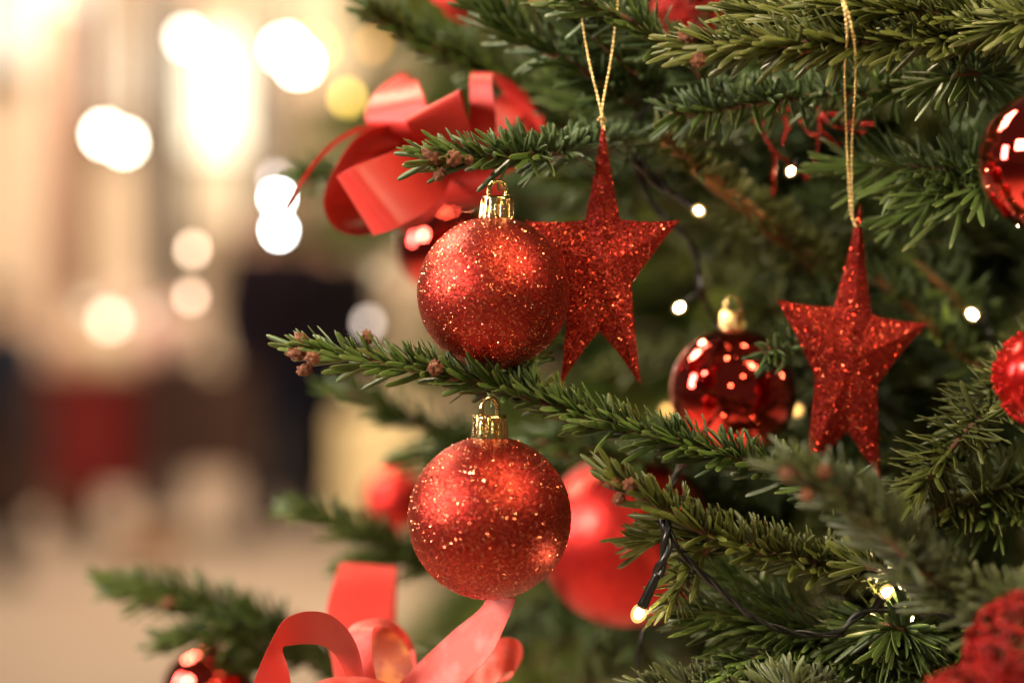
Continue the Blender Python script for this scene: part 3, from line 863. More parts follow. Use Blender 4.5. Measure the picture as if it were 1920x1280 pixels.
# --- limbs deeper in the crown
random.seed(5)
def blocked(x, y):
    for gx, gy, gr in ((1250, 565, 85), (1560, 275, 75), (1800, 510, 60), (1900, 970, 60), (1500, 765, 30)):
        if (x - gx) ** 2 + (y - gy) ** 2 < gr ** 2: return True
    return False
cnt = 0
for k in range(235):
    y = random.uniform(-60, 1340)
    if y < 230: lo = 860
    elif y < 700: lo = 1130
    elif y < 1000: lo = 1060
    elif y < 1150: lo = 1000
    else: lo = 760
    x = lo + (2080 - lo) * random.random() ** 0.9
    dd = .87 + .36 * random.random() ** 1.3
    if blocked(x, y): continue
    tip = P(x, y, dd)
    z0 = tip[2] + random.uniform(-0.02, 0.09)
    tr = np.array(TR(z0))
    ln_ = np.linalg.norm(tip - tr)
    if ln_ < 0.08: continue
    if ln_ > 0.30 and random.random() < .3: tr = tip + (tr - tip) * 1.0
    mid = tip * 0.55 + tr * 0.45 + np.array([0, 0, random.uniform(-.01, .02)])
    if any(blocked(960 + q[0] / q[1] * FPX, 640 - (q[2] - CAMZ) / q[1] * FPX) for q in (mid, tip * .75 + mid * .25, tip * .4 + mid * .6)): continue
    branch(tree, [tip, mid, tr], r=(.0012, .004), dens=1500, ln=.0150, lod=1 if dd < .98 else 2, mat=random.choice(['needle_fresh', 'needle_deep', 'needle_olive', 'needle_olive']),
           laterals=auto_laterals([tip, mid, tr], 2, 0.06), sweep=random.uniform(.3, .6), lift=random.uniform(-.1, .3), wid=.0014,
           bark=random.choice(['bark', 'bark', 'bark_orange']))
    cnt += 1
random.seed(21)
for k in range(70):
    if k < 46: x, y = random.uniform(1290, 1900), random.uniform(330, 860)
    else: x, y = random.uniform(1120, 1850), random.uniform(880, 1290)
    if blocked(x, y) or blocked(x + 60, y): continue
    dd = random.uniform(.87, .95)
    tip = P(x, y, dd)
    tr = np.array(TR(tip[2] + random.uniform(-0.03, 0.06)))
    mid = tip * 0.6 + tr * 0.4 + np.array([0, 0, random.uniform(-.015, .01)])
    branch(tree, [tip, mid, tr], r=(.0012, .0036), dens=1900, ln=.0165, lod=1, mat=random.choice(['needle_fresh', 'needle_olive', 'needle_pale']),
           laterals=auto_laterals([tip, mid, tr], 3, 0.05, frm=.05, to=.5), sweep=random.uniform(.25, .6), lift=random.uniform(-.2, .3), wid=.00115)
print('branches', nb, cnt, 'needles', n_needles)

# ================================================================== BAUBLES
def flakes(name, pos, nrm, size, tilt, mat, parent):
    n = len(pos)
    nn = norm(nrm + RNG.normal(0, tilt, (n, 3)))
    a = norm(np.cross(nn, RNG.normal(0, 1, (n, 3)))); b_ = np.cross(nn, a)
    s = (size * RNG.uniform(0.6, 1.3, n))[:, None]
    p = pos + nrm * (s * 0.35)
    ang = [0, PI / 3, 2 * PI / 3, PI, 4 * PI / 3, 5 * PI / 3]
    v = np.stack([p + (a * math.cos(t) + b_ * math.sin(t)) * s for t in ang], 1).reshape(-1, 3)
    base = np.arange(n)[:, None] * 6
    q = np.vstack([base + np.array([0, 1, 2, 3]), base + np.array([0, 3, 4, 5])])
    return link(name, mk_mesh(name, v, q, smooth=False), mat, parent, kind='stuff')

def cap_mesh(p, r, h, ax=None):
    """flared gold cap: U-shaped petals separated by slots, flat lid with a ring"""
    seg = 144; lobes = 9
    rows = 12
    a = np.linspace(0, 2 * PI, seg, endpoint=False)
    lob = np.abs(np.cos(a * lobes / 2))
    v = []
    for i in range(rows):
        t = i / (rows - 1)
        bottom = 1 - 0.22 * (1 - np.sqrt(np.clip(lob, 0, 1))) ** 1.0
        z = h * (1 - t * bottom)
        slot = np.clip((0.36 - lob) / 0.30, 0, 1) * np.clip((t - 0.12) * 5, 0, 1)
        emb = 0.035 * np.exp(-((lob - 0.78) / 0.12) ** 2) * np.clip((t - .15) * 4, 0, 1) * np.clip((0.95 - t) * 6, 0, 1)
        rr = r * (0.90 + 0.10 * t) * (1 - 0.34 * slot + emb)
        v.append(np.stack([rr * np.cos(a), rr * np.sin(a), z], 1))
    # rolled lid
    lid = [(0.90, 1.0), (0.885, 1.035), (0.82, 1.045), (0.70, 1.02), (0.0001, 1.02)]
    vv = [np.stack([r * k * np.cos(a), r * k * np.sin(a), np.full(seg, h * z)], 1) for k, z in reversed(lid)]
    allv = np.vstack(vv + v)
    nr = len(vv) + len(v)
    i = np.arange(nr - 1)[:, None] * seg; j = np.arange(seg)[None]; jn = (j + 1) % seg
    q = np.stack([i + j, i + seg + j, i + seg + jn, i + jn], -1).reshape(-1, 4)
    return allv + np.asarray(p), q, None

def bauble(px, py, rpx, D, mat, label, glit=0, cap=True, lean=0.0, capmat='gold', cap_scale=1.0, name='christmas_bauble', hook=None, surf=None, tiltf=0.33, spin=0.0):
    c = P(px, py, D)
    r = rpx / FPX * D
    r_ = root(name, label, 'bauble', c, 'red baubles on the tree')
    o = link('ball', mk_mesh('ball', *sphere_v((0, 0, 0), r, 96, 64)), M[mat], r_)
    o.matrix_parent_inverse.identity()
    if glit:
        dv = norm(RNG.normal(0, 1, (glit, 3)))
        f = flakes('glitter', dv * r, dv, 0.00017, tiltf, M['flake'], r_)
        f.matrix_parent_inverse.identity()
    if cap:
        R_, H_ = r * 0.232 * cap_scale, r * 0.295 * cap_scale
        zb = r * 0.955
        o = link('cap', mk_mesh('cap', *cap_mesh((0, 0, zb), R_, H_)), M[capmat], r_)
        o.matrix_parent_inverse.identity()
        zt = zb + H_
        pts = [(-R_ * .50, 0, zt - .0005), (-R_ * .50, 0, zt + R_ * .45), (-R_ * .30, 0, zt + R_ * .82), (0, 0, zt + R_ * .93), (R_ * .30, 0, zt + R_ * .82), (R_ * .50, 0, zt + R_ * .45), (R_ * .50, 0, zt - .0005)]
        lo = link('loop', mk_mesh('loop', *tube(spline(pts, 40), R_ * 0.135, 10)), M[capmat], o)
        lo.matrix_parent_inverse.identity()
        zt2 = zt + R_ * .9
        if hook is not None:
            hk = P(*hook) - c
            hp = [(R_ * .02, -R_ * .2, zt2 - R_ * .5), (R_ * .05, R_ * .05, zt2), tuple(hk * 0.6 + np.array([0.0005, 0, zt2]) * 0.4), tuple(hk)]
            ho = link('hanger', mk_mesh('hanger', *tube(spline(hp, 20), 0.0006, 6)), M['wire_green'], o)
            ho.matrix_parent_inverse.identity()
    r_.rotation_euler = (0.0, lean, spin)
    return r_
M['wire_green'] = plain('green_wire', (0.14, 0.20, 0.07), 0.4, 0.2)

bauble(925, 549, 143, .752, 'red_glitter', 'red glitter bauble hanging under the upper branch, overlapping the larger star', 13000, hook=(944, 305, .752), lean=.045, spin=.3)
bauble(918, 970, 153, .742, 'red_glitter', 'red glitter bauble hanging alone below the long branch', 13000, hook=(918, 725, .745), spin=.6, tiltf=.4)
bauble(1375, 733, 120, .835, 'red_mirror', 'shiny red mirror bauble between the two stars', hook=(1390, 540, .85))
bauble(1172, 1012, 163, .885, 'red_matte', 'large matte red bauble behind the lower glitter bauble', cap=True)
bauble(1972, 302, 137, .700, 'red_mirror', 'shiny red bauble cut off by the right edge near the top')
bauble(835, 462, 92, .95, 'red_mirror', 'small shiny red bauble half hidden behind the upper glitter bauble')
bauble(392, 1296, 88, .93, 'red_mirror', 'shiny red bauble at the bottom edge under the blurred left branch')
bauble(742, 938, 62, 1.25, 'red_matte', 'small blurred coral bauble behind the left branch')
bauble(1957, 706, 92, .705, 'red_bead', 'deep red bauble at the right edge with a beaded surface', glit=0)
o = None
# beads over the last one
rb = [x for x in C.objects if x.get('label') == 'deep red bauble at the right edge with a beaded surface'][0]
dv = norm(RNG.normal(0, 1, (260, 3)))
mb = MB(); rr = 92 / FPX * .705
for k in range(260):
    mb.add(*sphere_v(dv[k] * rr * 1.01, 0.0009, 8, 6))
o = link('bead_cover', mb.mesh('bead_cover'), M['red_bead'], rb, kind='stuff'); o.matrix_parent_inverse.identity()

# ================================================================== STARS
def star(outline, D, label, cord, puff=0.0028, thick=0.0009, yaw=0.0):
    pts2 = [P(x, y, D) for x, y in outline]
    c = np.mean(pts2, axis=0)
    r_ = root('star_ornament', label, 'star', c, 'red glitter stars on the tree')
    # subdivide every edge, slightly hollow
    ring = []
    n = len(pts2)
    for i in range(n):
        a, b_ = pts2[i], pts2[(i + 1) % n]
        for t in np.linspace(0, 1, 12, endpoint=False):
            p = a * (1 - t) + b_ * t
            p = p + (c - p) * 0.035 * math.sin(PI * t)
            ring.append(p)
    ring = np.array(ring) - c
    m = len(ring)
    rad = np.linalg.norm(ring, axis=1)
    cosy, siny = math.cos(yaw), math.sin(yaw)
    V = []
    def ringat(k, y):
        q = ring * k
        q = q.copy(); q[:, 1] = y
        return q
    ks = [1.0, 0.985, 0.75, 0.5, 0.25]
    rows_front = [ringat(k, -(thick + puff * (1 - k) ** .8)) for k in ks]
    rows_back = [ringat(k, (thick + puff * (1 - k) ** .8)) for k in ks]
    V = np.vstack(rows_front + [[[0, -(thick + puff), 0]]] + rows_back + [[[0, thick + puff, 0]]])
    q, t = [], []
    def add_side(off, flip):
        for i in range(len(ks) - 1):
            for j in range(m):
                f = (off + i * m + j, off + i * m + (j + 1) % m, off + (i + 1) * m + (j + 1) % m, off + (i + 1) * m + j)
                q.append(f if not flip else f[::-1])
        ce = off + len(ks) * m
        for j in range(m):
            f = (off + (len(ks) - 1) * m + j, off + (len(ks) - 1) * m + (j + 1) % m, ce)
            t.append(f if not flip else f[::-1])
    add_side(0, True); o2 = len(ks) * m + 1; add_side(o2, False)
    for j in range(m):
        q.append((j, o2 + j, o2 + (j + 1) % m, (j + 1) % m))
    me = mk_mesh('plate', V, q, t, smooth=False)
    o = link('plate', me, M['red_star'], r_); o.matrix_parent_inverse.identity()
    # flakes on the front and rim
    fr = []
    me.calc_loop_triangles()
    tri = np.array([lt.vertices[:] for lt in me.loop_triangles])
    A, B_, Cc = V[tri[:, 0]], V[tri[:, 1]], V[tri[:, 2]]
    nn = np.cross(B_ - A, Cc - A); ar = np.linalg.norm(nn, axis=1) / 2
    nn = norm(nn)
    cnt = 12000
    pick = RNG.choice(len(tri), cnt, p=ar / ar.sum())
    u, v_ = RNG.random(cnt), RNG.random(cnt)
    fl = u + v_ > 1; u[fl] = 1 - u[fl]; v_[fl] = 1 - v_[fl]
    pos = A[pick] + (B_[pick] - A[pick]) * u[:, None] + (Cc[pick] - A[pick]) * v_[:, None]
    nrm = nn[pick]
    f = flakes('glitter', pos, nrm, 0.00018, 0.42, M['flake_star'], r_); f.matrix_parent_inverse.identity()
    r_.rotation_euler = (0, 0, yaw)
    # twisted gold cord: two strands wound round each other
    mb = MB()
    for path in cord:
        ln_c = np.linalg.norm(np.diff(spline(L(path), 60), axis=0), axis=1).sum()
        nn_ = max(24, int(ln_c / 0.00022))
        cc_ = spline(L(path), nn_)
        t_, u_, s_ = frames(cc_)
        w = np.linspace(0, ln_c, nn_) / 0.0030 * 2 * PI
        for ph in (0, PI):
            strand = cc_ + 0.00016 * (np.cos(w + ph)[:, None] * u_ + np.sin(w + ph)[:, None] * s_)
            mb.add(*tube(strand, 0.00030 * (1 + .5 * np.sin(np.linspace(0, ln_c, nn_) / 0.0018 * 2 * PI)), 6))
    o = link('cord', mb.mesh('cord'), M['gold_thread'], r_)
    o.matrix_parent_inverse = r_.matrix_world.inverted()
    bpy.context.view_layer.update()
    o.matrix_parent_inverse = r_.matrix_world.inverted()
    return r_
S1 = [(1131, 222), (1163, 412), (1274, 414), (1184, 533), (1202, 723), (1124, 620), (1049, 724), (1064, 560), (984, 414), (1097, 413)]
star(S1, .772, 'larger red glitter star on a gold cord beside the upper glitter bauble',
     [[(1085, -40, .775), (1094, 55, .772), (1108, 130, .770), (1126, 205, .768), (1128, 235, .766)], [(1160, -40, .775), (1156, 30, .772), (1144, 120, .770), (1129, 205, .768), (1134, 245, .766)],
      [(1121, 226, .768), (1128, 218, .765), (1136, 226, .768)]], yaw=-.06)
S2 = [(1613, 383), (1634, 590), (1741, 606), (1645, 722), (1652, 905), (1588, 808), (1505, 905), (1527, 706), (1454, 562), (1563, 575)]
star(S2, .787, 'smaller red glitter star hanging at the right on a gold cord',
     [[(1568, -30, .716), (1590, 25, .716), (1603, 90, .724), (1604, 160, .762), (1598, 260, .772), (1597, 340, .778), (1600, 410, .780), (1606, 425, .778)],
      [(1578, -10, .718), (1588, 60, .722), (1584, 140, .760), (1587, 250, .772), (1591, 330, .778), (1596, 405, .780), (1610, 412, .779)]], yaw=.10)

# ================================================================== BOWS
def strip(rows, mat, parent, name='ribbon_loop', nn=56, cross=7, thick=0.00010, cup=0.0):
    a = spline([P(*r_[0]) for r_ in rows], nn)
    # parametrise both edges by row so that they stay paired
    def by_row(side):
        p = np.array([P(*r_[side]) for r_ in rows])
        q = np.vstack([2 * p[0] - p[1], p, 2 * p[-1] - p[-2]])
        t = np.linspace(0, len(rows) - 1, nn)
        i = np.clip(t.astype(int), 0, len(rows) - 2); f = (t - i)[:, None]
        A_, B_, C_, D_ = q[i], q[i + 1], q[i + 2], q[i + 3]
        return 0.5 * ((2 * B_) + (-A_ + C_) * f + (2 * A_ - 5 * B_ + 4 * C_ - D_) * f ** 2 + (-A_ + 3 * B_ - 3 * C_ + D_) * f ** 3)
    e0, e1 = by_row(0), by_row(1)
    kk = np.array([0, .012, .05, .2, .4, .6, .8, .95, .988, 1]); cross = len(kk)
    k = kk[None, :, None]
    v = e0[:, None] * (1 - k) + e1[:, None] * k
    tn = norm(np.gradient((e0 + e1) / 2, axis=0)); nrm = norm(np.cross(tn, norm(e1 - e0)))
    v = v + nrm[:, None] * (cup * (1 - (2 * k - 1) ** 2))
    v = v + nrm[:, None] * 0.00025 * np.sin(np.linspace(0, 9, nn))[:, None, None] * (k - .5)
    v = v.reshape(-1, 3)
    i = np.arange(nn - 1)[:, None] * cross; j = np.arange(cross - 1)[None]
    q = np.stack([i + j, i + j + 1, i + cross + j + 1, i + cross + j], -1).reshape(-1, 4)
    ii = np.repeat(np.arange(nn - 1), cross - 1); jj = np.tile(np.arange(cross - 1), nn - 1)
    c1 = cross - 1
    uv = np.stack([np.stack([ii / nn, jj / c1], -1), np.stack([ii / nn, (jj + 1) / c1], -1), np.stack([(ii + 1) / nn, (jj + 1) / c1], -1), np.stack([(ii + 1) / nn, jj / c1], -1)], 1)
    o = link(name, mk_mesh(name, v, q, uv=uv.reshape(-1, 2)), M[mat], parent)
    md = o.modifiers.new('thickness', 'SOLIDIFY'); md.thickness = thick; md.offset = 0
    return o

bow = root('ribbon_bow', 'large red satin bow left of the upper branch', 'bow', P(835, 290, .81), 'red bows on the tree')
D0 = 0.03
strip([((800, 262, .83), (850, 330, .83)), ((735, 285, .80), (815, 385, .80)), ((665, 312, .785), (750, 425, .785)), ((637, 328, .79), (708, 440, .79)), ((640, 325, .806), (708, 436, .806)), ((720, 280, .835), (790, 380, .835)), ((800, 262, .845), (850, 325, .845))], 'ribbon', bow)
strip([((800, 250, .830), (810, 310, .86)), ((735, 234, .822), (790, 300, .868)), ((668, 258, .818), (750, 315, .872)), ((620, 330, .818), (715, 350, .874)), ((606, 385, .82), (705, 385, .875)), ((635, 432, .822), (710, 410, .874)), ((700, 436, .835), (740, 415, .875)), ((800, 385, .85), (810, 375, .88))], 'ribbon', bow)
strip([((800, 290, .835), (835, 270, .835)), ((705, 245, .83), (805, 245, .81)), ((684, 218, .83), (800, 205, .81)), ((700, 178, .835), (793, 175, .815)), ((735, 148, .85), (782, 150, .83)), ((765, 141, .865), (795, 180, .85)), ((800, 210, .87), (820, 250, .865))], 'ribbon', bow)
strip([((812, 315, .83), (880, 300, .83)), ((782, 268, .81), (884, 250, .808)), ((761, 228, .80), (862, 176, .80)), ((768, 224, .812), (868, 180, .812)), ((810, 260, .85), (880, 250, .85)), ((830, 290, .85), (870, 290, .85))], 'ribbon', bow)
strip([((865, 300, .835), (915, 300, .835)), ((880, 225, .82), (930, 235, .815)), ((881, 148, .82), (922, 150, .815)), ((892, 136, .832), (938, 140, .828)), ((925, 150, .845), (980, 175, .845)), ((965, 205, .85), (1008, 235, .85)), ((985, 260, .85), (1010, 290, .86)), ((920, 300, .85), (940, 330, .86))], 'ribbon', bow)
strip([((850, 285, .835), (870, 320, .835)), ((900, 215, .84), (935, 260, .84)), ((945, 175, .85), (985, 215, .85)), ((985, 170, .87), (1015, 215, .87)), ((1000, 230, .88), (1020, 250, .88))], 'ribbon', bow)
strip([((805, 290, .835), (935, 285, .835)), ((800, 345, .826), (940, 335, .826)), ((850, 388, .83), (945, 378, .83)), ((880, 384, .845), (940, 372, .845)), ((880, 340, .86), (930, 330, .86))], 'ribbon', bow)
strip([((845, 300, .835), (880, 340, .835)), ((780, 350, .84), (820, 400, .84)), ((725, 395, .86), (760, 440, .86)), ((760, 370, .88), (790, 400, .88))], 'ribbon', bow)
strip([((760, 250, .835), (765, 262, .85)), ((690, 236, .825), (694, 245, .84)), ((640, 254, .82), (645, 262, .835)), ((596, 292, .815), (601, 299, .83)), ((562, 340, .81), (566, 345, .825)), ((534, 388, .805), (536, 390, .81))], 'ribbon', bow, name='ribbon_tail')
v_, q_, t_ = sphere_v(P(842, 293, .835), 0.0085, 24, 16, (1.2, .8, 1.0), lambda dd: 1 + .12 * np.sin(dd[:, 0] * 16))
link('knot', mk_mesh('knot', v_, q_, t_), M['ribbon'], bow)

bow2 = root('ribbon_bow', 'red and coral organza bow at the bottom below the lone glitter bauble', 'bow', P(740, 1310, .78), 'red bows on the tree')
strip([((630, 1290, .80), (700, 1300, .80)), ((618, 1210, .82), (722, 1225, .82)), ((612, 1144, .835), (732, 1163, .835)), ((630, 1075, .85), (741, 1085, .85)), ((641, 1054, .86), (743, 1063, .86)), ((650, 1070, .875), (745, 1080, .875)), ((650, 1180, .88), (740, 1190, .88)), ((670, 1290, .85), (730, 1290, .85))], 'ribbon', bow2)
strip([((462, 1320, .735), (552, 1320, .735)), ((486, 1250, .733), (541, 1255, .735)), ((513, 1192, .733), (530, 1216, .738)), ((535, 1160, .735), (545, 1209, .745)), ((575, 1146, .738), (575, 1206, .752)), ((620, 1153, .742), (606, 1210, .756)), ((658, 1188, .748), (630, 1230, .760)), ((678, 1240, .752), (648, 1268, .763)), ((684, 1320, .757), (662, 1320, .765))], 'ribbon', bow2)
strip([((672, 1330, .765), (720, 1330, .765)), ((650, 1240, .77), (700, 1245, .763)), ((653, 1180, .775), (698, 1185, .763)), ((690, 1160, .785), (712, 1175, .77)), ((735, 1163, .80), (740, 1185, .79)), ((770, 1200, .81), (758, 1215, .81)), ((784, 1262, .80), (765, 1270, .81)), ((780, 1330, .78), (745, 1330, .79))], 'ribbon_pale', bow2)
strip([((700, 1330, .785), (780, 1330, .785)), ((696, 1250, .79), (775, 1250, .79)), ((700, 1195, .795), (758, 1205, .80)), ((720, 1172, .80), (740, 1176, .805))], 'ribbon_gold', bow2)
strip([((700, 1340, .772), (800, 1340, .755)), ((766, 1262, .768), (872, 1276, .752)), ((845, 1186, .765), (920, 1228, .750)), ((895, 1145, .763), (945, 1178, .750)), ((912, 1124, .762), (966, 1126, .753)), ((918, 1119, .762), (962, 1121, .753))], 'ribbon_pale', bow2, name='ribbon_tail', cup=.001)
strip([((800, 1320, .79), (830, 1340, .775)), ((868, 1235, .785), (890, 1300, .765)), ((920, 1200, .785), (925, 1285, .765)), ((962, 1196, .79), (945, 1262, .770)), ((980, 1214, .80), (962, 1258, .78)), ((968, 1250, .81), (950, 1275, .79)), ((900, 1290, .80), (885, 1290, .785)), ((840, 1330, .79), (830, 1330, .78))], 'ribbon_pale', bow2)
strip([((760, 1300, .80), (790, 1330, .78)), ((800, 1235, .805), (820, 1275, .785)), ((850, 1200, .81), (862, 1235, .79)), ((890, 1200, .82), (885, 1225, .80)), ((880, 1260, .82), (865, 1270, .81))], 'ribbon_pale', bow2)
strip([((540, 1330, .73), (560, 1340, .73)), ((600, 1276, .735), (612, 1300, .73)), ((680, 1268, .745), (690, 1300, .74)), ((760, 1290, .75), (760, 1320, .745))], 'ribbon_pale', bow2)
bow3 = root('ribbon_bow', 'red bow at the top edge, half hidden by fir needles', 'bow', P(870, -20, .88), 'red bows on the tree')
strip([((790, -60, .87), (850, -60, .87)), ((800, -10, .87), (880, -30, .86)), ((835, 18, .87), (900, 10, .86)), ((880, 30, .88), (930, 0, .87)), ((900, -20, .89), (950, -40, .88))], 'ribbon', bow3)
strip([((900, -60, .86), (960, -60, .87)), ((960, -20, .86), (990, -40, .87)), ((1030, 14, .86), (1060, -10, .87)), ((1075, 22, .87), (1090, 0, .88))], 'ribbon', bow3, name='ribbon_tail')
strip([((840, -40, .89), (870, -60, .89)), ((830, 20, .89), (870, 30, .89)), ((880, 45, .90), (920, 40, .90)), ((920, 10, .90), (950, 0, .90))], 'ribbon', bow3)

# ================================================================== RED WIRE ORNAMENTS
def wire_thing(name, label, cat, paths, center, rad, mat='red_wire', beads=0, group=None):
    r_ = root(name, label, cat, center, group)
    for p in paths:
        c = spline(p, 70)
        v, q, t = tube(c, rad, 8, wob=.12)
        link('wire', mk_mesh('wire', v, q, t), M[mat], r_)
    if beads:
        mb = MB()
        for p in paths:
            c = spline(p, beads)
            for k in c:
                mb.add(*sphere_v(k + RNG.normal(0, rad * .6, 3), rad * RNG.uniform(.9, 1.5), 8, 6))
        link('beads', mb.mesh('beads'), M['red_bead'], r_, kind='stuff')
    return r_
wire_thing('wire_star', 'open star of red beaded wire seen through the branches above the small star', 'wire star',
    [L(p) for p in ([(1425, 240, .805), (1455, 285, .805), (1515, 335, .805)], [(1515, 335, .805), (1530, 300, .805), (1538, 225, .81)], [(1425, 240, .805), (1450, 210, .815), (1485, 205, .815)],
        [(1500, 230, .805), (1525, 255, .805), (1545, 250, .805), (1575, 275, .805)], [(1465, 210, .815), (1475, 240, .81), (1468, 270, .805)], [(1538, 225, .81), (1560, 215, .815), (1590, 230, .815), (1640, 235, .815)],
        [(1455, 285, .805), (1450, 330, .815), (1452, 365, .815)], [(1530, 200, .815), (1560, 235, .805), (1620, 250, .805)], [(1400, 215, .815), (1425, 240, .805), (1440, 262, .805)])],
    P(1500, 270, .805), 0.0006, beads=16)
def cage(cx, cy, rpx, D, n, seed, wr, squash=(1, 1, 1), ringr=(0.25, 0.5)):
    rg = np.random.default_rng(seed)
    c = P(cx, cy, D); R = rpx / FPX * D
    paths = []
    for k in range(n):
        a = norm(rg.normal(0, 1, 3)); e1 = norm(np.cross(a, rg.normal(0, 1, 3))); e2 = np.cross(a, e1)
        s_ = rg.uniform(*ringr)
        t = np.linspace(0, 2 * PI, 13)
        q = a + (np.cos(t)[:, None] * e1 + np.sin(t)[:, None] * e2) * s_
        paths.append(c + norm(q) * R * rg.uniform(.93, 1.02) * np.array(squash))
    return paths, c
p1, c1 = cage(1925, 1222, 112, .655, 70, 4, 0.001)
wire_thing('wire_bauble', 'round red glittering wire bauble in the bottom right corner', 'bauble', p1, c1, 0.0006, beads=12, group='red wire baubles')
p2, c2 = cage(1850, 1345, 128, .65, 70, 8, 0.001, (1.15, 1, .78))
wire_thing('wire_bauble', 'flattened red wire bauble cut off by the bottom edge at the right', 'bauble', p2, c2, 0.0006, beads=12, group='red wire baubles')
p3, c3 = cage(1290, 20, 62, .90, 26, 12, 0.001)
wire_thing('wire_bauble', 'red wire bauble hidden behind the bud at the top', 'bauble', p3, c3, 0.0010, beads=10, group='red wire baubles')
p3, c3 = cage(1500, 60, 60, .86, 22, 13, 0.001, (1.6, 1, .7))
wire_thing('wire_bauble', 'red wire bauble glinting through the needles of the top right branch', 'bauble', p3, c3, 0.0009, beads=10, group='red wire baubles')

# ================================================================== FAIRY LIGHTS
fl = root('fairy_lights', 'black twisted fairy light cable with warm white bulbs wound through the tree', 'fairy lights', P(1240, 1000, .745))
def cable(path, r=0.0009, n=160, pitch=.024):
    c = spline(L(path), n)
    t, u, s = frames(c)
    ln_ = np.linalg.norm(np.diff(c, axis=0), axis=1).sum()
    w = np.linspace(0, ln_ / pitch * 2 * PI, n)
    mb = MB()
    for k in range(2):
        mb.add(*tube(c + r * .8 * (np.cos(w + k * PI)[:, None] * u + np.sin(w + k * PI)[:, None] * s), r, 7))
    link('cable', mb.mesh('cable'), M['cable'], fl)
def led(x, y, D, frm, r=0.0021, mat='led', holder=True, lit=True):
    r = r * .88
    p = P(x, y, D)
    a = norm(P(*frm) - p)
    if holder:
        e = P(*frm)
        n_ = 10
        c = np.linspace(p + a * r * 0.9, e, n_)
        rad = np.array([1.0, 1.05, 1.0, .95, 1.0, .9, .95, .8, .8, .7]) * r * .85
        h = link('bulb_holder', mk_mesh('bulb_holder', *tube(c, rad, 10)), M['cable'], fl)
    v, q, t = sphere_v((0, 0, 0), r, 16, 12, (1, 1, 1.35))
    v2, q2, t2 = sphere_v((0, 0, 0), r * 1.25, 18, 12, (1, 1, 1.3))
    v = v * .72
    o = link('bulb', mk_mesh('bulb', v, q, t), M[mat], fl)
    cp = link('halo_capsule', mk_mesh('halo_capsule', v2, q2, t2), M['halo_capsule'], o)
    cp.matrix_parent_inverse.identity()
    o.matrix_parent_inverse = fl.matrix_world.inverted()
    o.location = Vector([float(k) for k in p]); o.rotation_euler = Vector([float(k) for k in a]).to_track_quat('Z', 'Y').to_euler()
bpy.context.view_layer.update()
cable([(1238, 958, .742), (1255, 1000, .738), (1290, 1050, .738), (1345, 1100, .742), (1410, 1155, .747), (1480, 1183, .752), (1565, 1188, .757), (1600, 1160, .757), (1640, 1142, .757), (1720, 1143, .760), (1820, 1165, .77), (1960, 1185, .80)])
cable([(1238, 958, .742), (1248, 985, .736), (1246, 1020, .735)], r=.0009, n=40)
cable([(1560, 1186, .757), (1620, 1200, .765), (1720, 1240, .78), (1860, 1260, .80)])
cable([(1300, 1075, .742), (1262, 1030, .75), (1240, 965, .76), (1290, 850, .80), (1330, 800, .86)], n=80)
cable([(1195, 300, .80), (1225, 335, .80), (1262, 362, .80)], r=.0014, n=50)
cable([(1250, 110, .81), (1240, 165, .81), (1215, 205, .81), (1195, 232, .82), (1190, 300, .83), (1225, 385, .835), (1275, 430, .835), (1305, 480, .84), (1312, 540, .84)])
cable([(1312, 540, .84), (1340, 600, .86), (1380, 640, .90), (1480, 700, 1.0)])
cable([(1870, 660, .84), (1855, 620, .83), (1850, 560, .86), (1870, 480, .9)])
cable([(1196, 1310, .80), (1199, 1220, .80), (1205, 1180, .80)], r=.0006, n=30)
cable([(1240, 958, .740), (1250, 1000, .735), (1246, 1040, .734), (1233, 1078, .735)], r=.0013, n=50, pitch=.018)
led(1198, 1149, .738, (1234, 1072, .735), r=.0027)
led(1310, 395, .785, (1262, 362, .80), r=.0024)
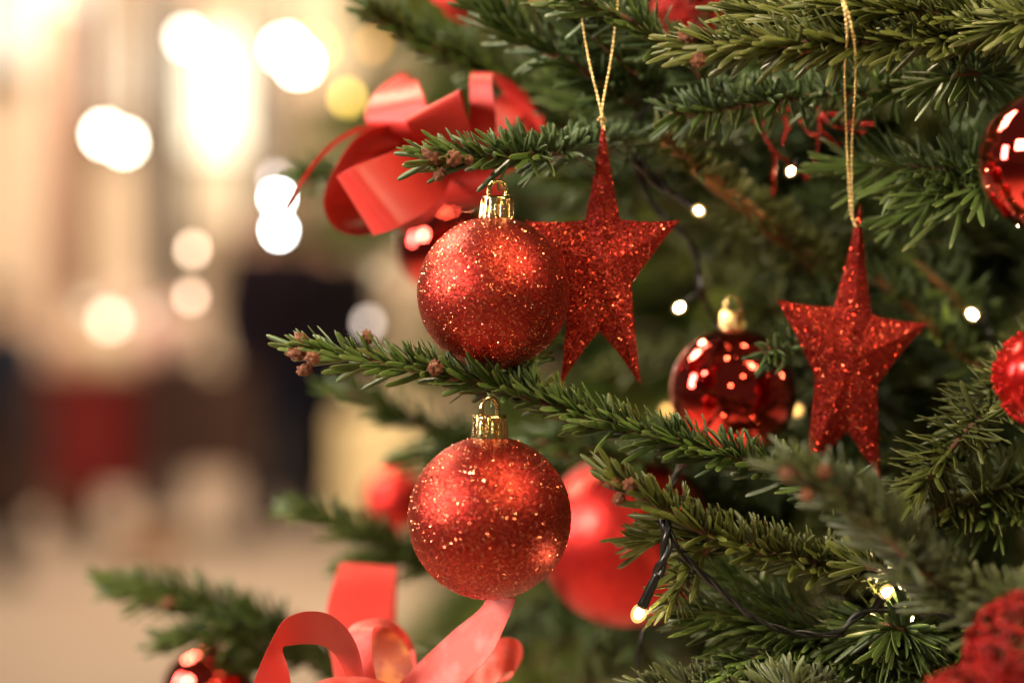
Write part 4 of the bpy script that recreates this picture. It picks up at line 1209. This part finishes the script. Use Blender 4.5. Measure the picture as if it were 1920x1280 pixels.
led(1274, 576, .84, (1308, 552, .84), r=.0021)
led(1662, 1110, .755, (1640, 1140, .757), r=.0024)
led(1823, 589, .83, (1850, 612, .83), r=.0023)
led(1483, 321, .82, (1495, 300, .825), r=.0018)
led(1705, 1160, .775, (1735, 1155, .775), r=.0017)
led(1494, 768, .90, (1510, 745, .91), r=.0024, mat='led_amber')
led(1250, 768, .95, (1275, 760, .96), r=.0022, mat='led_amber')
led(1375, 200, .88, (1390, 180, .88), r=.0016)
led(1690, 460, 1.0, (1700, 440, 1.0), r=.0022)  # inner bulb added to fill the deep crown with light
led(1560, 620, 1.02, (1570, 600, 1.02), r=.0022)  # likewise added as hidden fill inside the crown
led(1500, 1215, .80, (1510, 1200, .81), r=.0016)
led(1150, 850, 1.0, (1160, 830, 1.01), r=.0014)  # hidden bulb, added to brighten the branches deep inside
led(1400, 1150, .80, (1420, 1130, .81), r=.0016)
led(800, 862, 1.0, (815, 850, 1.0), r=.0014)

# ================================================================== unseen point lights added as highlights in the mirror baubles
def refl(cx, cy, rpx, D, offs, dist, size, watts, col):
    c = P(cx, cy, D)
    for ox, oy in offs:
        n_ = np.array([ox, -math.sqrt(max(0.01, 1 - ox * ox - oy * oy)), oy])
        v = norm(c); r_ = v - 2 * np.dot(v, n_) * n_
        p = c + r_ * dist * random.uniform(.85, 1.15)
        if p[2] < 0.3: continue
        bulb_light('added_reflection_light', tuple(p), size, watts, col)  # added light, set where the bauble mirrors it towards the camera
refl(1375, 733, 120, .835, [(-.25, .26), (-.10, .16), (.05, .05), (.17, .0), (.28, -.02), (-.02, .10), (.38, -.12), (.46, -.2), (-.35, .33), (.08, -.22), (-.15, -.35), (.55, -.28), (.25, .30)], 1.05, .03, 2.4, (1, .76, .40))
refl(1375, 733, 120, .835, [(-.52, .62), (-.42, .70), (.05, .55), (-.45, .28)], 1.05, .03, 2.6, (1, .78, .45))
refl(1972, 302, 137, .700, [(-.62, .48), (-.55, .25), (-.42, .40)], 1.1, .03, 2.6, (1, .7, .45))
